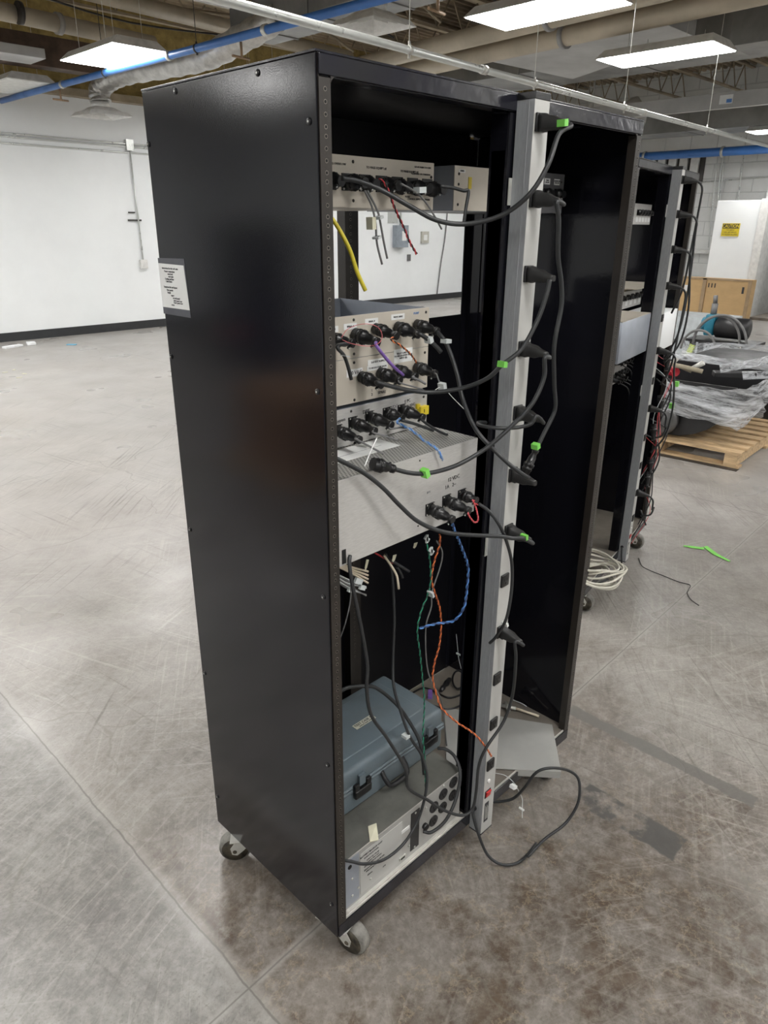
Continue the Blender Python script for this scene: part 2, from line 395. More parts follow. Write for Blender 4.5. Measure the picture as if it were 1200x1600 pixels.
fixture(3.36, 9.85, 3.30, 'unlit ceiling panel light at the far upper left edge', False)
fixture(5.00, 2.98, 3.30, 'lit ceiling panel light cut by the top edge, above the tall rack')
fixture(7.20, 3.00, 3.30, 'lit ceiling panel light hanging in front of the big grey duct', top=3.51)
fixture(14.5, 4.10, 3.30, 'small far lit ceiling panel light at the right edge, over the blue pipe', top=3.375)
for x, y in ((-5.3, 7.2), (-3.5, 7.2), (-1.2, 6.7), (1.1, 6.4), (-5.2, 3), (-3.0, 3), (-.6, 3), (1.4, 2.6), (-5, -1.2), (-2.5, -1.6), (.2, -1.6), (3, -1.4), (6, -1.4), (9, -1.4), (12, -1.6), (15, -1.4),
             (-1, -4.5), (3, -4.5), (7, -4.5), (11, -4.5), (12.9, 8.6), (11.2, 6.6), (.8, 9.5), (-1.6, 9.5), (8.9, 8.9), (6.2, 8.7)):  # the last ones, unseen, are added to brighten the left wall
    fixture(x, y, 3.30, 'lit ceiling panel light out of view, in the room rows and some added to brighten the left wall', True, 'ceiling light rows out of view')

# ---------------------------------------------------------------- pipes and ducts
def pipe(name, p0, p1, r, m, label, cat='pipe', fit=(), fitm=None, hang=(), hr=.004, hm=ZINC, clamp='clamp'):
    b = MB().use(m).cyl(p0, p1, r, 20); o = b.build(name)
    tag(o, label, cat)
    p0, p1 = Vector(p0), Vector(p1); d = (p1-p0).normalized()
    for f_ in fit:
        q = p0+(p1-p0)*f_
        MB().use(fitm or ZINC).cyl(q-d*.025, q+d*.025, r*1.25, 16).build('coupling', None, o)
    for f_ in hang:
        q = p0+(p1-p0)*f_
        h = MB().use(hm).cyl(q-d*.012, q+d*.012, r*1.12, 14).cyl(q-Vector((0, 0, r+.02)), q+Vector((0, 0, r+.02)), hr*2.4, 8)
        h.cyl(q, (q.x, q.y, H-.6), hr, 6).build('hanger_rod', None, o)
    return o
pipe('conduit', (-.6, 2.125, 2.6), (14.5, 2.79, 2.6), .021, PIPEW, 'long bright galvanised conduit running across above both racks', 'conduit',
     (.262, .42), ZINC, (.214, .262+.04, .395, .52, .66), .003)
pipe('sprinkler_pipe', (3.56, 10.9, 3.26), (3.80, 1.2, 3.26), .036, PIPEB, 'blue painted pipe across the upper left, in front of the foil duct', 'pipe', (.20, .45, .61), ZINC, (.31, .50), .004, DARKST)
pipe('sprinkler_pipe', (16.0, 9.6, 3.14), (15.85, 1.0, 3.14), .085, PIPEB, 'thick blue pipe along the white block wall at right', 'pipe', (.25, .45), ZINC, (.6, .8), .006, DARKST)
pipe('insulated_pipe', (-1.5, 7.55, 3.68), (4.4, 8.1, 3.68), .085, PIPEC, 'cream insulated pipe at the upper left, nearer and lower of two', 'pipe', (.80,), mat('grey_band', (.35, .34, .32), .5))
pipe('insulated_pipe', (-1.5, 7.4, 3.98), (7.6, 8.1, 3.98), .085, PIPEC, 'cream insulated pipe at the upper left, upper of the two', 'pipe', (.5,), mat('grey_band2', (.35, .34, .32), .5))
pipe('insulated_pipe', (7.60, 8.9, 3.62), (6.7, -.6, 3.62), .10, PIPEC, 'cream insulated pipe at top right, lower of the pair over the black rack', 'pipe', (.50,), mat('grey_band3', (.33, .33, .33), .5))
pipe('insulated_pipe', (7.15, 8.9, 3.70), (6.25, -.6, 3.70), .10, PIPEC, 'cream insulated pipe at top right, upper of the pair by the light', 'pipe', (.51,), mat('grey_band4', (.33, .33, .33), .5))
pipe('insulated_pipe', (13.6, 9.5, 3.75), (13.2, 1.0, 3.75), .07, PIPEC, 'thin cream pipe far back at right, above the blue pipe', 'pipe')
# clevis bands on left insulated pipes
b = MB().use(DARKST)
for yy, zz in ((7.86, 3.68), (7.70, 3.98)):
    b.cyl((2.75, yy, zz), (2.79, yy, zz), .105, 18)
b.box(2.76, 2.78, 7.75, 7.78, 3.98, H-.6)
tag(b.build('pipe_hanger'), 'black clevis hanger holding the two cream pipes at upper left', 'hanger')
# white strut channel under the joists, upper left
b = MB().use(FIXW).box(-.5, 6.6, 6.95, 7.02, 3.93, 3.98).box(-.5, 6.6, 7.10, 7.13, 3.95, 3.98)
b.cyl((3.6, 7.0, 3.98), (3.6, 7.0, H-.6), .005, 6).cyl((5.2, 7.0, 3.98), (5.2, 7.0, H-.6), .005, 6)
tag(b.build('strut_channel'), 'pale metal strut channel with conduits, upper left under the deck', 'channel')
# ducts
def duct(name, c, label, m=DUCT, cat='duct', seams=None):
    b = MB().use(m).box(*c)
    x0, x1, y0, y1, z0, z1 = c
    n = seams or 0
    for k in range(n):
        yy = y0+(y1-y0)*(k+.5)/n; b.box(x0-.012, x1+.012, yy-.012, yy+.012, z0-.012, z1+.012)
    return tag(b.build(name, bevel=.004), label, cat)
duct('supply_duct', (9.2, 10.4, -1.0, 8.6, 3.75, 4.25), 'large dark grey supply duct crossing the ceiling behind the lit panel light', DUCT, seams=6)
b = MB().use(DUCTL)
b.hexa([Vector(q) for q in ((7.7, 3.3, 3.70), (8.5, 3.3, 3.70), (9.4, 5.4, 3.62), (7.9, 5.9, 3.72), (7.7, 3.3, 3.86), (8.5, 3.3, 3.86), (9.4, 5.4, 3.85), (7.9, 5.9, 3.86))])
tag(b.build('duct_transition', bevel=.004), 'slanted galvanised duct transition between cream pipes and panel light', 'duct')
duct('branch_duct', (8.5, 9.18, 1.2, 2.9, 3.55, 4.1), 'galvanised branch duct dropping at upper right above the cable tray beam', DUCT, seams=2)
duct('tray_beam', (11.9, 12.0, 1.0, 7.2, 3.40, 3.62), 'long flat grey metal beam crossing at right with a small blue sticker', DUCTL, 'beam')
bx = MB().use(WHITE).box(11.885, 11.898, 4.10, 4.30, 3.46, 3.58).use(BLUE).box(11.88, 11.886, 4.11, 4.19, 3.47, 3.52)
o = bx.build('sticker'); tag(o, 'white and blue sticker on the long grey overhead beam', 'sticker')
duct('supply_duct', (14.2, 15.0, 2.0, 9.6, 3.38, 3.75), 'far grey duct running just above the thick blue pipe at right', DUCT, seams=5)
tag(MB().use(DUCTL).tube([(12.6, 6.2, 3.7), (12.6, 6.05, 3.45), (12.5, 6.3, 3.15), (12.5, 6.9, 2.98), (12.5, 7.6, 2.95)], .20, 16).box(12.49, 12.51, 6.85, 6.88, 3.15, H-.6).build('flexible_duct'), 'curved silver elbow duct behind the rack top corner at right', 'duct')
duct('supply_duct', (4.75, 5.35, 3.4, 7.0, 3.66, 3.92), 'dark duct crossing behind the blue pipe above the rack top', DUCT, seams=4)
duct('return_duct', (2.75, 3.25, 8.5, 8.95, 3.42, 3.52), 'small pale duct box under the cream pipes at upper left', DUCTL)
duct('return_duct', (3.0, 4.5, 9.1, 9.35, 3.45, 3.78), 'brown rusty duct face behind the lit panel light at upper left', mat('rusty_duct', (.13, .085, .06), .6, .2, .4, 4))
# foil flex duct and diffusers
fp = [(4.36, 9.55, 3.20), (4.36, 9.55, 3.34), (4.40, 9.35, 3.44), (4.44, 8.9, 3.48), (4.5, 8.0, 3.46), (4.55, 7.2, 3.46), (4.62, 6.6, 3.56), (4.8, 6.2, 3.72)]
b = MB().use(FOIL); P = smooth_path(fp, 8); rings = []
up = Vector((1, 0, 0))
for i, p in enumerate(P):
    t = (P[min(i+1, len(P)-1)]-P[max(i-1, 0)]).normalized(); u = (up-t*up.dot(t)).normalized(); v = t.cross(u)
    r = .135*(1+.06*math.sin(i*1.9))
    rings.append([p+(u*math.cos(a*math.pi/9)+v*math.sin(a*math.pi/9))*r for a in range(18)])
b.loft(rings)
tag(b.build('flexible_duct'), 'crumpled foil flexible duct feeding the white diffuser at upper left', 'duct')
def diffuser(x, y, z, s, label):
    t = empty('air_diffuser', label, 'air vent', (x, y, z))
    b = MB().use(FIXW)
    for k, (a, zz) in enumerate(((s, 0), (s*.78, .012), (s*.56, .02), (s*.34, .026))):
        o0 = [Vector((sx*a, sy*a, zz)) for sx, sy in ((-1, -1), (1, -1), (1, 1), (-1, 1))]
        i0 = [Vector((sx*a*.84, sy*a*.84, zz+.05)) for sx, sy in ((-1, -1), (1, -1), (1, 1), (-1, 1))]
        b.loft([o0, i0], False, False)
    b.build('louvre', None, t)
    MB().use(FIXW).loft([[Vector((sx*s, sy*s, .0)) for sx, sy in ((-1, -1), (1, -1), (1, 1), (-1, 1))], [Vector((sx*s*.4, sy*s*.4, .11)) for sx, sy in ((-1, -1), (1, -1), (1, 1), (-1, 1))]], False, False).cyl((0, 0, .10), (0, 0, .17), .12, 16).build('plenum', None, t)
    return t
diffuser(4.32, 9.50, 3.02, .30, 'white square air diffuser below the foil duct at upper left')
diffuser(4.40, 4.35, 3.30, .27, 'white square air diffuser just above the near corner of the tall rack')
def heads(q, label):
    b = MB().use(mat('brass_%d' % int(q[0]*10), (.30, .20, .12), .5, .3)).cyl(q, (q[0], q[1], q[2]-.12), .012, 8).cyl((q[0]-.10, q[1], q[2]-.12), (q[0]+.10, q[1]+.02, q[2]-.12), .011, 8)
    tag(b.build('sprinkler_fitting'), label, 'sprinkler')
heads((3.60, 9.05, 3.22), 'rusty sprinkler fitting hanging below the blue pipe by the unlit light')
heads((3.70, 5.35, 3.22), 'rusty sprinkler fitting under the blue pipe, above the rack side panel')
heads((3.76, 3.05, 3.22), 'rusty sprinkler fitting under the blue pipe at top centre')
for i in range(7):     # loose tie wires and small conduits among the joists
    y0 = 2.5+i*1.05
    tag(MB().use(STEELJ if i % 2 else DARKST).tube([(2.3+i*.1, y0, 4.16), (3.6+i*.2, y0+.5, 4.14), (5.2+i*.3, y0+.2, 4.2), (7.0+i*.2, y0+.7, 4.16)], .012+.006*(i % 2), 6).build('loose_cable'),
        'thin dark cable slung between the roof joists', 'cable', 'cables slung under the roof')

# ---------------------------------------------------------------- left wall fittings
W = FY1
def wc(z0, z1, x0, x1, label):
    tag(MB().use(PIPEW).cyl((x0, W-.02, z0), (x1, W-.02, z1), .013, 8).build('wall_conduit'), label, 'conduit')
wc(2.83, 2.80, 0, 11, 'upper thin conduit running along the white left wall')
wc(2.87, 2.84, 0, 11, 'second thin conduit touching the upper one on the left wall')
wc(2.74, 2.72, 0, 11, 'lowest of three thin conduits on the white left wall')
t = empty('junction_box', 'grey box and drop conduit with switch on the left wall', 'junction box', (5.42, W-.02, 0))
MB().use(PIPEW).box(-.06, .06, -.04, .015, 2.76, 2.92).build('box', None, t)
MB().use(PIPEW).cyl((0, -.01, 2.8), (.02, -.01, 1.12), .012, 8).build('conduit', None, t)
MB().use(FIXW).box(-.04, .08, -.04, .015, .98, 1.12).build('switch_box', None, t)
MB().use(DARKST).box(-.14, -.03, -.01, .015, 1.84, 1.86).box(-.16, .07, -.01, .015, 1.72, 1.745).build('bracket', None, t)
t = empty('safety_switch', 'grey electrical disconnect box on the wall seen through the rack', 'switch box', (11.70, W, 0))
MB().use(mat('grey_enclosure', (.28, .32, .36), .5)).box(-.20, .17, -.14, 0, 1.22, 1.68).build('enclosure', None, t)
MB().use(WHITE).box(-.04, .10, -.15, -.14, 1.36, 1.56).build('label_plate', None, t)
MB().use(GRN).box(.17, .20, -.12, -.08, 1.36, 1.56).build('handle', None, t)
MB().use(PIPEW).cyl((0, -.05, 1.68), (0, -.05, 2.72), .02, 8).box(-.36, -.05, -.01, -.0, 1.72, 2.4).build('conduit', None, t)
t = empty('wall_outlet', 'beige wall outlet with worn labels right of the grey switch box', 'outlet', (12.55, W, 0))
MB().use(mat('beige_box', (.55, .54, .48), .5)).box(-.12, .12, -.05, 0, 1.30, 1.55).build('box', None, t)
MB().use(WHITE).box(-.06, .06, -.055, -.05, 1.36, 1.48).build('cover', None, t)
tag(MB().use(CABLEG).tube([(13.35, W-.02, 2.7), (13.30, W-.03, 1.6), (13.15, W-.03, .8), (13.05, W-.03, .13)], .014, 6).build('wall_cable'), 'thin grey cable hanging down the far white wall, seen through the rack', 'cable')
tag(MB().use(CABLEG).box(11.98, 12.08, W-.03, W, .92, 1.06).build('wall_plate'), 'tiny grey plate low on the white wall, seen through the rack', 'plate')

# ---------------------------------------------------------------- back wall fittings
t = empty('wall_housing', 'tall white sheet-metal housing against the block wall carrying the caution sign', 'housing', (15.0, 0, 0))
MB().use(WALLM).box(0, 1.2, 4.46, 5.30, 0, 2.18).build('body', None, t, bevel=.01)
MB().use(FIXW).box(-.03, 1.2, 4.30, 4.46, 0, 2.20).build('corner_post', None, t, bevel=.01)
t = empty('caution_sign', 'yellow and black CAUTION sign on the white housing', 'sign', (14.99, 4.95, 1.64))
MB().use(mat('sign_yellow', (.72, .56, .02), .5)).box(-.006, .004, -.17, .17, -.12, .12).build('board', None, t)
MB().use(INK).box(-.009, -.005, -.16, .16, .025, .11).build('header', None, t)
text('CAUTION', .088, face_x(-.0105, 0, .066), mat('sign_yellow2', (.72, .56, .02), .5), t, bold=.002, sx=.82)
for i, s_ in enumerate(('THIS AREA IS', 'HARD HAT AND EYE', 'PROTECTION REQUIRED')):
    text(s_, .034, face_x(-.008, 0, -.005-i*.042), INK, t, sx=.78)
tag(MB().use(WALLM).box(15.2, 15.9, 3.65, 4.0, 0, 3.9).build('column'), 'white painted column at the right edge beside the block wall', 'column')
pipe('drain_pipe', (15.3, 4.42, 2.2), (15.3, 4.47, 3.6), .07, FIXW, 'white vertical pipe rising from the white housing', 'pipe')
b = MB().use(FIXW)
for k in range(6): b.box(16.9, 16.97, 6.62+k*.26, 6.80+k*.26, 2.6, 3.25)
b.use(DARKST).box(16.97, 16.995, 6.5, 8.2, 2.6, 3.25)
tag(b.build('louvred_window'), 'white vertical louvre high on the block wall behind the rack corner', 'louvre')
for i, (y, z1) in enumerate(((6.1, 1.25), (5.95, 1.3), (5.55, 1.1), (6.0, 2.2))):
    tag(MB().use(PIPEW).tube([(16.93, y+.12, 3.2), (16.93, y+.08, 2.4), (16.93, y, z1)], .013, 6).build('drop_line'), 'thin grey line hanging down the white block wall', 'wire', 'drop lines on the block wall')
tag(MB().use(PIPEW).tube([(16.95, 8.3, 2.95), (16.95, 6.95, 2.78), (16.95, 6.72, 2.66), (16.95, 6.68, 2.3), (16.95, 6.62, 1.2)], .014, 6).build('wall_conduit'), 'bent grey conduit on the block wall above the second rack', 'conduit')
tag(MB().use(PIPEW).cyl((16.95, 6.7, 2.62), (16.95, 4.4, 2.72), .013, 6).build('wall_conduit'), 'straight grey conduit across the block wall above the housing', 'conduit')
tag(MB().use(FIXW).box(16.8, 17, 4.2, 6.9, 1.12, 1.20).build('wall_ledge'), 'white painted ledge low on the block wall behind the crate', 'ledge')
tag(MB().use(mat('grey_panel', (.50, .50, .47), .6)).box(16.9, 17, 5.35, 5.62, 1.24, 1.55).build('wall_box'), 'small grey box on the block wall left of the housing', 'box')

# ---------------------------------------------------------------- crate, cabinet, motor
t = empty('wooden_crate', 'large plywood shipping crate against the white housing', 'crate', (14.0, 0, 0))
MB().use(PLY).box(0, .22, 4.02, 5.75, .06, .77).build('crate_box', None, t)
MB().use(mat('crate_batten', (.42, .30, .18), .7)).box(-.025, 0, 4.02, 4.08, .06, .77).box(-.02, 0, 4.02, 5.75, .74, .775).box(-.02, .02, 4.86, 4.93, .06, .77).build('batten', None, t)
MB().use(WHITE).box(-.004, .0, 5.20, 5.28, .5, .62).build('paper_label', None, t)
b = MB().use(INK)
for k in range(3): b.box(-.004, 0, 4.68+k*.06, 4.70+k*.06, .60, .68)
b.box(-.004, 0, 4.14, 4.18, .52, .64); b.build('stencil_mark', None, t)
tag(MB().use(PLATE).box(14.6, 16.2, 2.6, 4.15, 0, .05).build('floor_plate'), 'dark floor curb plate right of the crate', 'plate')
t = empty('cabinet', 'pale grey equipment cabinet with black lettering behind the wrapped pallet', 'cabinet', (9.0, 0, 0))
MB().use(mat('pale_cabinet', (.52, .56, .58), .45)).box(0, .7, 2.62, 3.75, 0, .58).build('body', None, t, bevel=.008)
text('MASTER', .16, face_x(-.004, 2.98, .26), INKG, t)
t = empty('motor_stand', 'black electric motor with blue pump on a black steel stand', 'motor', (8.0, 0, 0))
MB().use(BSTEEL).lathe((.12, 1.98, .60), (0, 1, 0), [(0, .06), (.02, .12), (.36, .12), (.38, .09)], 20).build('motor_body', None, t)
MB().use(TEAL).rbox(.02, .22, 2.36, 2.47, .50, .74, .02).cyl((.12, 2.44, .62), (.12, 2.52, .62), .08, 14).build('pump', None, t)
MB().use(CABLEG).cyl((.12, 2.42, .72), (.12, 2.42, .86), .035, 12).cyl((.12, 2.42, .86), (.12, 2.43, .95), .025, 12).build('pipe_fitting', None, t)
MB().use(BSTEEL).box(-.08, .32, 1.85, 2.62, .43, .46).build('stand_top', None, t)
for yy in (1.93, 2.06, 2.42, 2.52):
    MB().use(BSTEEL).box(-.06, -.0, yy, yy+.05, 0, .43).build('leg', None, t)
for i, (r0, cy, cz) in enumerate(((.26, 2.25, .45), (.30, 2.2, .42), (.20, 2.42, .35))):
    MB().use(CABLEG).tube([(-.12-.03*i, cy+r0*math.cos(a*.45), cz+r0*1.15*math.sin(a*.45)) for a in range(13)], .014, 8).build('hose', None, t)
tag(MB().use(CABLEG).tube([(9.3+.25*math.cos(a*.5)*(1-.01*a), 1.7+.3*math.sin(a*.5), .03+.012*a) for a in range(30)], .02, 8).build('hose_coil'), 'loose coil of grey hose on the floor at the right edge', 'hose')
tag(MB().use(HIVIS).hexa([Vector(q) for q in ((7.9, 2.60, .0), (7.95, 2.70, 0), (8.02, 2.70, 0), (7.98, 2.6, 0), (7.92, 2.5, .38), (7.93, 2.56, .40), (7.98, 2.56, .4), (7.97, 2.5, .38))]).build('safety_strap'), 'bright yellow strap beside the motor stand', 'strap')

# ---------------------------------------------------------------- pallet and wrapped load
PAL = (4.72, .79, 0); PR = math.radians(3)
t = empty('wooden_pallet', 'pale pine pallet carrying the film-wrapped black bucket', 'pallet', PAL, PR)
for k, yy in enumerate((0.0, .57, 1.14)):
    MB().use(WOOD).box(0, 1.25, yy, yy+.05, .018, .105).build('stringer', None, t)
for k in range(8): MB().use(WOOD).box(k*.165, k*.165+.10, -.02, 1.21, .106, .124).build('deck_board', None, t)
for k in (0, 4.4, 7): MB().use(WOOD).box(k*.165, k*.165+.10, -.02, 1.21, 0, .0175).build('bottom_board', None, t)
for yy in (.05, .62, 1.10): MB().use(WOOD).box(.0, .10, yy+.0005, yy+.04, .0181, .1055).build('end_block', None, t)
tag(MB().use(DARKST).box(-.02, .05, -.03, 1.22, 0, .004).build('floor_shim'), 'thin dark strip under the near edge of the pallet', 'strip').matrix_world = Matrix.Translation((4.68, .79, 0)) @ Matrix.Rotation(PR, 4, 'Z')
L = Matrix.Translation(PAL) @ Matrix.Rotation(PR, 4, 'Z')
t = empty('loader_bucket', 'black curved steel bucket attachment on the pallet, wrapped in clear film', 'bucket', PAL, PR)
b = MB().use(BSTEEL)       # curved shell, axis along x so its D profile faces the camera
prof = []
for k in range(13):
    a = math.radians(-100+k*11); prof.append((.62-.36*math.cos(a)*1.0, .48+.36*math.sin(a)))
outer = [(.05+.0, .62), (.05, .40)]+[(.40-.34*math.cos(math.radians(k*15)), .46-.33*math.sin(math.radians(k*15))) for k in range(1, 12)]+[(.76, .62)]
outer = [(1.15-x*1.35, z) for x, z in outer]
outer = [(y_, z_) for y_, z_ in outer]
def yzprism(b, poly, x0, x1): return b.loft([[Vector((x0, y_, z_)) for y_, z_ in poly], [Vector((x1, y_, z_)) for y_, z_ in poly]], True, False)
sh = [(y_, z_) for y_, z_ in outer]
low = [(y_, min(z_, .575)) for y_, z_ in sh]
yzprism(b, low, .12, .14); yzprism(b, low, 1.03, 1.05)
arc = sh[2:-1]; c_y = sum(p[0] for p in arc)/len(arc)
inn = [(c_y+(p[0]-c_y)*.955, .46+(p[1]-.46)*.955) for p in arc]
for k in range(len(arc)-1): yzprism(b, [arc[k], arc[k+1], inn[k+1], inn[k]], .141, 1.029)
b.build('bucket_shell', None, t)
MB().use(BSTEEL).box(.02, .4, .78, 1.15, .126, .40).build('gear_case', None, t, bevel=.01)
MB().use(mat('grey_disc', (.12, .12, .12), .4, .4)).lathe((.10, .62, .26), (-1, 0, 0), [(0, .12), (.05, .12), (.052, .09), (.07, .05), (.09, .03)], 24).build('drive_disc', None, t)
def slab(c, m, rotz, rotx, loc, nm, bev=.006):
    rt = Matrix.Translation(loc) @ Matrix.Rotation(rotz, 4, 'Z') @ Matrix.Rotation(rotx, 4, 'X')
    MB().use(m).box(*c, rot=rt).build(nm, None, t, bevel=bev)
slab((-.10, .10, -.10, .10, 0, .02), BSTEEL, .2, 1.1, (.25, 1.05, .68), 'side_plate')
slab((-.05, .12, -.07, .07, 0, .03), BSTEEL, .5, .6, (.3, .74, .66), 'side_plate')
slab((-.1, .22, -.035, .035, 0, .04), BSTEEL, -.9, .15, (.4, .30, .60), 'arm')
slab((-.1, .1, -.10, .10, 0, .14), BSTEEL, .1, .0, (.45, 1.12, .60), 'bracket')
MB().use(mat('red_paint', (.55, .02, .04), .4)).box(.2, .4, .85, 1.02, .60, .72).cyl((.2, .62, .62), (.35, .8, .60), .035, 10).build('red_arm', None, t)
MB().use(HOSE).tube([(.15, .98, .62), (.12, .8, .68), (.10, .6, .69), (.15, .4, .66)], .018, 8).tube([(.2, .9, .66), (.16, .7, .70), (.2, .5, .64)], .014, 8).build('hose', None, t)
MB().use(ZINC).cyl((.12, .66, .66), (.12, .60, .74), .018, 8).cyl((.2, .5, .66), (.2, .42, .72), .02, 8).build('fitting', None, t)
b = MB().use(FILM); rings = []
path = [(.0, 1.20), (-.02, .9), (.0, .5), (.04, .12), (.20, .02), (.7, -.03), (1.15, .0), (1.22, .3), (1.20, .8), (1.15, 1.18), (.6, 1.24)]
PP = smooth_path([(x_, y_, 0) for x_, y_ in path]+[(path[0][0], path[0][1], 0)], 8)[:-1]
for k in range(14):
    u_ = k/13
    ring = []
    for i, p in enumerate(PP):
        th = i/len(PP)*2*math.pi
        zb = .335+.06*math.sin(th*2+1)+.02*math.sin(th*5); zt = .595+.025*math.sin(th*3+.5)
        sc_ = 1+.03*math.sin(u_*6+th*4)-.06*(1-u_)
        c_ = Vector((.6, .6, 0)); q = c_+(p-c_)*sc_
        ring.append(Vector((q.x, q.y, zb+(zt-zb)*u_+.006*math.sin(i*1.3+k*2))))
    rings.append(ring)
b.loft(rings, cap=False); 
tag(b.build('stretch_film', None, None), 'clear stretch film wrapped round the black bucket on the pallet', 'plastic film').matrix_world = L
t2 = MB().use(BSTEEL).rbox(5.95, 7.0, .9, 1.9, .0, .55, .05).build('wrapped_machine'); tag(t2, 'second dark wrapped machine standing behind the pallet at the right edge', 'machine')
b = MB().use(FILM); rg = []
for k in range(10):
    rg.append([Vector((6.47+.58*math.cos(a*math.pi/16)*(1+.06*math.sin(k+a)), 1.35+.66*math.sin(a*math.pi/16), .08+k*.058)) for a in range(32)])
b.loft(rg, cap=False); tag(b.build('stretch_film'), 'clear stretch film around the second machine at the right edge', 'plastic film')
for i, (a_, c_) in enumerate((((5.02, .95, .64), (6.5, .72, .60)), ((4.95, 1.1, .68), (6.6, 1.0, .70)))):
    a_, c_ = Vector(a_), Vector(c_); m_ = (a_+c_)/2-Vector((0, 0, .04))
    b = MB().use(FILM); b.loft([[p+Vector((0, .02, .03)), p-Vector((0, .0, .03))] for p in smooth_path([a_, m_, c_], 8)], cap=False, closed=False)
    tag(b.build('film_strand'), 'stretched strand of clear film over the pallet load, %s' % ('lower one' if i == 0 else 'upper one'), 'plastic film')

# ================================================================ the racks
RW, RD, Z0, Z1 = 1.032, .514, .10, 1.93
root = empty('equipment_rack', 'tall glossy black two-bay open equipment rack in the foreground', 'rack')
PATH = root
FLW = .027
def holes(b, x, y, z0, z1, r=.0028, step=(.0158, .0158, .0158, .0161)):
    z = z1; k = 0
    while z > z0:
        b.use(HOLE).lathe((x, y, z), (0, -1, 0), [(0, r*1.25), (.0004, r*1.25)], 8, False)
        b.use(HOLED).lathe((x, y-.0003, z), (0, -1, 0), [(0, r*.85), (.0004, r*.85)], 8, False)
        z -= (.0168, .0168, .0168, .0128)[k % 4]; k += 1
MB().use(SIDE).box(0, .003, .0005, RD, Z0, Z1-.004).build('side_panel', None, root, bevel=.001)
MB().use(BLACK).box(RW-.003, RW, .0005, RD, Z0, Z1-.004).build('side_panel', None, root, bevel=.001)
MB().use(HEADER).box(-.001, RW+.001, -.001, RD+.001, Z1-.0035, Z1).use(BLACKIN).box(.004, RW-.004, .031, RD-.004, Z1-.0045, Z1-.0036).build('top_panel', None, root, bevel=.001)
MB().use(PLATE).box(.0035, RW-.0035, .004, RD-.004, Z0+.036, Z0+.040).use(LIP).box(.028, RW-.028, .0, .0035, Z0+.038, Z0+.0435).build('bottom_plate', None, root)
# rear frame: flanges, header, sill
b = MB().use(FLANGE).box(0.0035, FLW, -.002, .0, Z0+.03, Z1-.035).box(0.0035, .006, 0, .03, Z0, Z1-.004)
b.box(FLW-.002, FLW, 0, .02, Z0+.04, Z1-.035)
holes(b, .0155, -.0021, Z0+.05, Z1-.05); b.build('flange', None, root)
b = MB().use(FLANGE).box(RW-FLW, RW-.0035, -.002, .0, Z0+.03, Z1-.035).box(RW-FLW, RW-FLW+.002, 0, .02, Z0+.03, Z1-.035)
holes(b, RW-.0125, -.0021, Z0+.05, Z1-.05); b.build('flange', None, root)
MB().use(HEADER).box(0.0035, RW-.0035, -.004, .0, Z1-.032, Z1-.0045).box(0.0035, RW-.0035, 0, .03, Z1-.034, Z1-.031).build('header', None, root, bevel=.0012)
MB().use(HEADER).box(0.0035, RW-.0035, -.003, .0, Z0, Z0+.037).box(0.0035, RW-.0035, 0, .03, Z0, Z0+.002).build('sill', None, root, bevel=.001)
# fillets at the header corners
for sx, x in ((1, FLW), (-1, RW-FLW)):
    poly = [(x, Z1-.032)]+[(x+sx*(.012-.012*math.cos(a)), Z1-.032-(.012-.012*math.sin(a))) for a in [k*math.pi/12 for k in range(7)]]
    MB().use(FLANGE).prism(poly, -.0025, 0).build('corner_gusset', None, root)
# centre rear post
b = MB().use(BLACK).box(.489, .540, .0, .003, Z0+.037, Z1-.035).box(.489, .492, .003, .045, Z0+.037, Z1-.035).box(.537, .540, .003, .045, Z0+.037, Z1-.035).box(.489, .4925, .006, .04, Z0+.05, Z1-.1)
b.build('center_post', None, root, bevel=.0008)
# front frame
b = MB().use(FLANGE).box(.513, .567, RD-.004, RD-.001, Z0+.04, 1.86).box(.497, .513, RD-.03, RD-.001, Z0+.04, 1.80)
holes(b, .540, RD-.0041, Z0+.3, Z1-.1); b.build('center_post', None, root)
for x0, x1 in ((.0035, .028), (RW-.028, RW-.0035)):
    MB().use(BLACK).box(x0, x1, RD-.004, RD-.001, Z0+.04, Z1-.01).box(x0 if x0 < .1 else x1-.003, x0+.003 if x0 < .1 else x1, RD-.05, RD-.004, Z0+.04, Z1-.01).build('front_rail', None, root)
MB().use(BLACKIN).box(.0285, .5125, RD-.003, RD, Z0+.04, 1.436).box(.5675, RW-.0285, RD-.003, RD, Z0+.04, 1.436).build('front_panel', None, root)
MB().use(BLACKIN).box(.0285, RW-.0285, RD-.008, RD-.0045, 1.80, Z1-.0046).build('front_panel', None, root)
# button-head screws on the side
for y_, z_ in ((.392, 1.915), (.141, 1.915), (.018, 1.837), (.508, 1.836), (.505, 1.423), (.500, 1.015), (.501, .609), (.0165, 1.423), (.0165, 1.021), (.019, .195), (.018, .611), (.50, .2)):
    MB().use(PLUG).lathe((0, y_, z_), (-1, 0, 0), [(0, .0055), (.0015, .0052), (.003, .003)], 12).use(ZINC).lathe((-.0029, y_, z_), (-1, 0, 0), [(0, .0018), (.0003, .0018)], 6).build('screw', None, root)
MB().use(ZINC).lathe((.012, -.004, 1.62), (0, -1, 0), [(0, .001), (.0005, .001)], 6).build('rivet', None, root)
